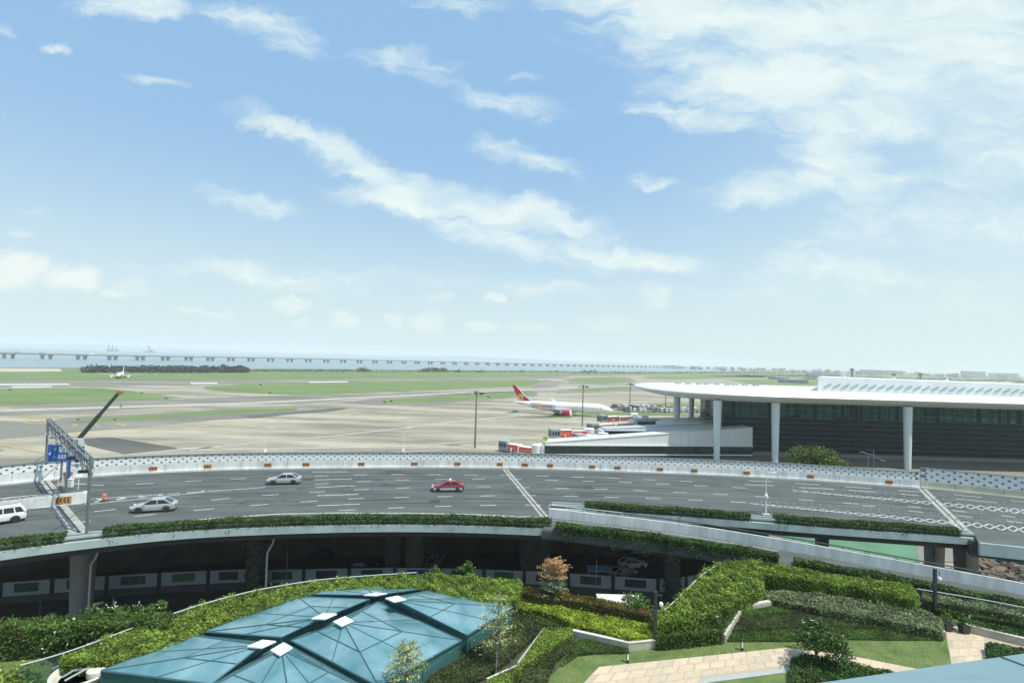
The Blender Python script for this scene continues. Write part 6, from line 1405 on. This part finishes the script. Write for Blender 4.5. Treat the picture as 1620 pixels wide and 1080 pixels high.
def skylight(label, T, Rr, B, L_, ap, ze=14.85, rise=.95, mids=True):
    c = [P(x, y, ze) for x, y in (T, Rr, B, L_)]; a = P(ap[0], ap[1], ze+rise)
    t_ = thing('skylight', label, 'skylight', sum(c, Vector((0,0,0)))/4 + Vector((0,0,GZ-ze)), group='glass pyramid skylights')
    m_ = MB()
    e1, e2 = (c[1]-c[0]).normalized(), (c[3]-c[0]).normalized(); s_ = .46
    q = [a+(e1*i+e2*j)*s_ for i, j in ((-1,-1),(1,-1),(1,1),(-1,1))]
    for i in range(4): m_.face([c[i], c[(i+1)%4], a][::-1])
    m_.build('glass_roof', sgl, t_)
    w_ = MB(); r_ = MB(); ins = [p.lerp(sum(c, Vector((0,0,0)))/4, .01) for p in c]
    for i in range(4):
        p0, p1 = ins[i], ins[(i+1)%4]; w_.face([(p0.x,p0.y,GZ),(p1.x,p1.y,GZ),(p1.x,p1.y,ze-.03),(p0.x,p0.y,ze-.03)])
        r_.tube([c[i], c[(i+1)%4]], .06, 6); r_.tube([c[i], a], .042, 5); r_.tube([(p0.x,p0.y,GZ),(p0.x,p0.y,ze)], .07, 6)
        nm = max(1, int((p1-p0).length/2.3))
        for k in range(1, nm): g = p0.lerp(p1, k/nm); r_.tube([(g.x,g.y,GZ),(g.x,g.y,ze)], .045, 5)
        mid = (c[i]+c[(i+1)%4])/2
        if mids: r_.tube([mid, a], .034, 5)
        r_.tube([c[i].lerp(a,.5)+Vector((0,0,.01)), c[(i+1)%4].lerp(a,.5)+Vector((0,0,.01))], .034, 5)
        r_.tube([(p0.x,p0.y,GZ+.06),(p1.x,p1.y,GZ+.06)], .09, 5)
    w_.build('side_glass', swl, t_); r_.build('frame', frm, t_)
    c2 = MB(); c2.loft([[p+Vector((0,0,z)) for p in q] for z in (.02,.10)]); c2.build('cap', cap_m, t_)
    f_ = MB(); f_.sheet([(p.x,p.y) for p in c], GZ+.03); f_.build('floor', mat('skylight_well', (0.12,0.20,0.20), .8), t_)
skylight('largest glass pyramid skylight, in the middle of the group', (598.3,951.7),(730,1012.8),(600,1086),(460.3,1012.8),(543,984))
skylight('glass skylight at the back left, its white cap on the right edge', (471,943.5),(584.7,947.7),(445,1008),(324,999),(513,976))
skylight('glass skylight at the back right, beside the pale staked tree', (609.1,947.6),(682,933.5),(811.5,960),(739.5,1004.7),(626,948.5))
skylight('small farthest glass skylight against the bright hedge', (570,924),(677,930),(595.5,943.8),(481.5,939.5),(594,941), rise=.25)
skylight('glass skylight at the lower left, next to the round white basin', (304.8,1005),(430.7,1017.6),(334,1082),(160,1060.6),(414,1020))
skylight('glass pyramid skylight cut by the bottom edge of the picture', (449,1016),(600,1100),(470,1190),(285,1112),(445.5,1028), rise=1.1)
gwall([(814,961),(742,1010),(700,1038),(640,1082)], 'white kerb along the right side of the skylights', 13.62, .12)
# ------------------------------------------------------------------ garden trees
def tiered(name, label, b, h, tiers, mats, stakes=0, ls=.09, seed=2):
    rr = random.Random(seed); t_ = thing(name, label, 'tree', b)
    tr = MB(); tr.tube([b, b+Vector((.03,0,h*.5)), b+Vector((0,.02,h*.96))], [.06,.045,.02], 7)
    cr = MB().use(mats); cr.use(mats)
    for z, r_, n in tiers:
        m0 = rr.uniform(0,6.28)
        for k in range(n):
            a = m0 + 2*math.pi*k/n + rr.uniform(-.3,.3); L_ = r_*rr.uniform(.65,1.1); s_ = b+Vector((0,0,h*z)); e_ = s_+Vector((math.cos(a)*L_, math.sin(a)*L_, L_*rr.uniform(.12,.38)))
            tr.tube([s_, s_.lerp(e_,.6)+Vector((0,0,.02)), e_], [.022,.014,.006], 4)
            for j in range(46):
                f = rr.uniform(.22,1.05); p = s_.lerp(e_, f) + Vector((rr.gauss(0,.13)*L_*(f+.2), rr.gauss(0,.13)*L_*(f+.2), rr.gauss(0,.02)+.03)); leaf(cr, p, ls, .05)
    tr.build('trunk', bark, t_); cr.build('crown', None, t_)
    if stakes:
        for k in range(stakes):
            a = 2*math.pi*k/stakes+.5; p0 = b+Vector((math.cos(a)*1.1,math.sin(a)*1.1,0)); MB().tube([p0, b+Vector((math.cos(a)*.06,math.sin(a)*.06,h*.42))], .03, 5).build('stake', steel, t_)
T6 = [(.36,1.45,8),(.55,1.35,9),(.74,1.1,8),(.93,.62,7)]
b = P(875,968,GZ); h = top_z(b,886)-GZ; tiered('tiered_tree', 'slim tiered tree with orange gold upper leaves against the dark underpass', b, h, [(.30,1.35,8),(.42,1.3,8),(.54,.85,6)], lf_varieg, 0, .09, 5)
t5 = [o for o in bpy.data.objects if o.get('label','').startswith('slim tiered')][0]
rr = random.Random(8); cr = MB().use(lf_gold)
for z, r_, n in ((.66,1.25,9),(.76,1.2,9),(.85,1.05,8),(.93,.75,7)):
    for k in range(n):
        a = rr.uniform(0,6.28); L_ = r_*rr.uniform(.6,1.1); s_ = b+Vector((0,0,h*z)); e_ = s_+Vector((math.cos(a)*L_, math.sin(a)*L_, L_*rr.uniform(.2,.5)))
        for j in range(60):
            f = rr.uniform(.15,1.05); leaf(cr, s_.lerp(e_, f)+Vector((rr.gauss(0,.12)*L_, rr.gauss(0,.12)*L_, rr.gauss(0,.03)+.05)), .09, .1)
cr.build('golden_crown', None, t5)
b = P(786,1054,GZ); tiered('tiered_tree', 'pale tiered tree held by stakes at the right of the skylights', b, top_z(b,941)-GZ, T6, lf_pale, 3, .09, 6)
b = P(640,1120,GZ); tiered('tiered_tree', 'yellowish tiered tree rising before the skylights at the bottom edge', b, top_z(b,1022)-GZ, [(.5,1.3,8),(.7,1.2,9),(.86,1.0,8),(.96,.6,6)], lf_pale, 0, .09, 9)
def bush(name, label, px, py, h, rad, n, mats, ls, seed, fl=0, tr=.1, cz=.6):
    b = P(px, py, GZ); tree(name, label, b, h, rad, n, mats, ls, tr, 16, None, cz, 'shrub' if h < 2 else 'tree', .7, seed)
    if fl:
        t_ = [o for o in bpy.data.objects if o.get('label') == label][0]; rr = random.Random(seed); m_ = MB().use(petal)
        for _ in range(fl):
            a, e_ = rr.uniform(0,6.28), rr.uniform(-.2,1.5); p = b+Vector((math.cos(a)*math.cos(e_)*rad*1.02, math.sin(a)*math.cos(e_)*rad*1.02, h*(cz)+math.sin(e_)*h*(1-cz)))
            for _ in range(4): leaf(m_, p+Vector((rr.uniform(-.06,.06),rr.uniform(-.06,.06),rr.uniform(0,.06))), .07, .4)
        m_.build('flowers', None, t_)
bush('frangipani_tree','dark leaved frangipani tree on the bed at the bend of the path',1290,1052,2.9,1.95,3200,lf_dark,.14,31,10,.09,.66)
bush('frangipani_tree','white flowering frangipani nearest the lower left lawn',112,1030,2.0,1.9,3600,lf_dark,.15,32,26,.1,.5)
bush('frangipani_tree','white flowering frangipani against the tall dark hedge at left',172,1008,2.1,2.1,3600,lf_dark,.15,33,30,.1,.55)
bush('frangipani_tree','small flowering shrub at the right end of the dark hedge, lower left',232,998,1.6,1.4,1500,lf_mid,.13,34,10,.07,.5)
bush('round_shrub','green bush in the bottom left corner',18,1092,1.3,1.25,1900,lf_bright,.13,35,3,.08,.45)
bush('round_shrub','green bush behind the black lamp post',1012,985,1.8,1.6,1700,lf_mid,.13,36,4,.08,.45)
bush('round_shrub','green bush before the grey panels at the garden edge',1082,975,1.7,1.5,1400,lf_mid,.13,37,0,.08,.45)
bush('round_shrub','spiky green sapling at the far garden edge, mid picture',738,928,2.4,.9,900,lf_mid,.13,38,0,.05,.6)
bush('round_shrub','small sapling left of the spiky one at the far garden edge',690,926,2.0,.8,600,lf_olive,.12,39,0,.05,.6)
bush('round_shrub','low sapling over the bright hedge at the left of the dark sedan',252,990,2.0,.5,350,lf_mid,.12,40,0,.04,.6)
# ------------------------------------------------------------------ garden fittings
def bollard(px, py, label):
    b = P(px, py, GZ); t_ = thing('bollard_light', label, 'bollard light', b, group='bollard lights on the lawn'); MB().lathe([(.10,0),(.10,.2)], b, 12).lathe([(.10,.62),(.10,.78),(.02,.80)], b, 12).build('body', steel_dk, t_); MB().lathe([(.075,.2),(.075,.62)], b, 12).build('diffuser', white_m, t_)
    m_ = MB(); [m_.box(b+Vector((x,y,.41)), (.02,.02,.43)) for x in (-.09,.09) for y in (-.03,.03)]; m_.build('guard', steel_dk, t_)
bollard(993,1047.5,'black and white bollard light on the lawn near the low wall end'); bollard(1174,1028,'black and white bollard light on the lawn beside the path, mid right'); bollard(1533,983,'small bollard light on the far lawn strip at right')
def garden_lamp(px, py, ytop, label):
    b = P(px, py, GZ); h = top_z(b, ytop)-GZ; t_ = thing('garden_lamp', label, 'lamp post', b, group='black square garden lamp posts')
    MB().box(b+Vector((0,0,h/2)), (.2,.2,h)).build('post', steel_dk, t_); MB().box(b+Vector((-.12,-.12,h*.62)), (.3,.22,.5)).build('box', steel_dk, t_)
    MB().tube([b+Vector((.1,0,h*.94)), b+Vector((.38,0,h*.94)), b+Vector((.38,0,h*.86))], .03, 6).build('arm', steel_dk, t_)
    MB().lathe([(.12,.18),(.15,.1),(.15,0),(.10,-.10),(.0,-.15)], b+Vector((.38,0,h*.76)), 12).build('camera_dome', white_m, t_)
garden_lamp(1036,1024,935,'black square lamp post with a white camera dome by the stone wall'); garden_lamp(1479,972,899,'black square lamp post with a white dome near the right black pots')
for px, py, lb in ((1498,997,'black square pot with a leafy plant, left of two'),(1525,1001,'black square pot with a leafy plant, right of two')):
    b = P(px, py, GZ); t_ = thing('plant_pot', lb, 'plant pot', b); MB().loft([[b+Vector((x*s_,y*s_,z)) for x, y in ((-1,-1),(1,-1),(1,1),(-1,1))] for z, s_ in ((0,.22),(.62,.30),(.62,.26),(.55,.25))]).build('pot', steel_dk, t_)
    m_ = MB().use(lf_mid); blob_leaves(m_, b+Vector((0,0,.95)), (.42,.4,.36), 260, .1, .1, .5); m_.build('plant', None, t_)
def railing(px, z, label, step=2.2):
    p = [P(x, y, z) for x, y in px]; p = smoothpath(p, 1.0, 1); t_ = thing('garden_railing', label, 'railing', (p[0].x,p[0].y,GZ)); MB().tube(p, .04, 6).build('top_rail', mat('rail_grey', (0.50,0.53,0.52), .4, .2), t_)
    m_ = MB(); [m_.tube([(q.x,q.y,GZ),(q.x,q.y,z)], .035, 5) for q in resample(p, step)]; m_.build('posts', steel, t_); 
    m_ = MB(); m_.sweep(p, -.01, .01, GZ+.15, z-.1); m_.build('glass', glass_mat('rail_glass', (0.85,0.92,0.9), .85, (0.1,0.15,0.15)), t_)
railing([(31,1052),(60,1046),(122,1028.5),(175,1004),(235,984),(300,960),(400,933),(503,916),(590,909.5),(660,905)], 15.15, 'curved grey railing along the outer side of the long bright hedge')
railing([(1050,965),(1062,956),(1085,934),(1110,908),(1133,894)], 15.2, 'grey railing on the dark side of the bright mound')
railing([(1451,931),(1540,945),(1640,964)], 14.85, 'thin pale railing along the ramp at the right')
railing([(1040,983),(1090,980),(1137,975)], 14.6, 'thin pale rail on the lower face of the mound', 2); railing([(1158,936),(1204,923)], 14.6, 'short pale rail on the right flank of the mound', 2)
# round basin with a metal frame
b = P(130,1086,GZ); t_ = thing('round_basin', 'round white rimmed basin with a metal frame at the lower left', 'basin', b); rimc = mat('basin_white', (0.62,0.60,0.50), .5)
MB().lathe([(1.15,0),(1.4,.7),(1.55,.82),(1.58,.95),(1.5,1.0),(1.38,.95),(1.3,.8),(1.1,.6)], b, 36).build('rim', rimc, t_, True)
MB().lathe([(0.01,.62),(1.15,.62)], b, 36).build('bed', mat('basin_bed', (0.20,0.15,0.10), .9, var=.4, vscale=6), t_)
MB().lathe([(.5,.64),(.52,1.0),(.45,1.08),(.02,1.1)], b+Vector((.75,.1,0)), 20).build('drum', rimc, t_, True)
m_ = MB(); fm_ = mat('frame_pale', (0.33,0.38,0.38), .5, .2); m_.tube([b+Vector((-.3,-.9,.9)), b+Vector((.75,.8,1.25))], .06, 6); m_.tube([b+Vector((-.7,-.6,.9)), b+Vector((0,.9,1.2))], .05, 6); m_.box(b+Vector((-.2,.25,1.08)), (.5,.8,.06), .25, 0, .12); m_.build('frame', fm_, t_)
t_ = tagit(MB().use(fm_).tube([b+Vector((-2.1,.3,.0)), b+Vector((-2.1,.3,.8)), b+Vector((-1.5,.9,.95)), b+Vector((-1.1,1.2,.9))], .08, 6).build('bent_pipe'), 'bent pale pipe beside the round basin', 'pipe')
# ledge of the building the view is taken from
lp = [P(x, y, 28.0) for x, y in ((1190,1098),(1300,1079),(1620,1033),(1800,1008),(1800,1400),(1190,1400))]
t_ = thing('building_ledge', 'blue grey metal ledge of the near building, lower right corner', 'ledge', lp[0])
ledm = mat('ledge_metal', (0.20,0.31,0.34), .35, .3, var=.10, vscale=1.5, stretch=(.4,2,1)); MB().prism([(p.x,p.y) for p in lp], 27.75, 28.0).build('slab', ledm, t_)
s0, s1 = P(1582,1038,28.004), P(1680,1075,28.004); MB().tube([s0, s1], .018, 4).build('seam', steel_dk, t_)
# ------------------------------------------------------------------ haze
hm = bpy.data.materials.new('haze'); hm.use_nodes = True; ht = hm.node_tree; ht.nodes.clear(); ho = ht.nodes.new('ShaderNodeOutputMaterial'); hv = ht.nodes.new('ShaderNodeVolumePrincipled')
hv.inputs['Color'].default_value = (0.95,0.99,1.0,1); hv.inputs['Density'].default_value = 1.45e-4; hv.inputs['Anisotropy'].default_value = 0.0; ht.links.new(hv.outputs[0], ho.inputs['Volume'])
hb = MB().box((0, 6800, 69), (32000, 16400, 143)).build('haze', hm); hb['kind'] = 'stuff'
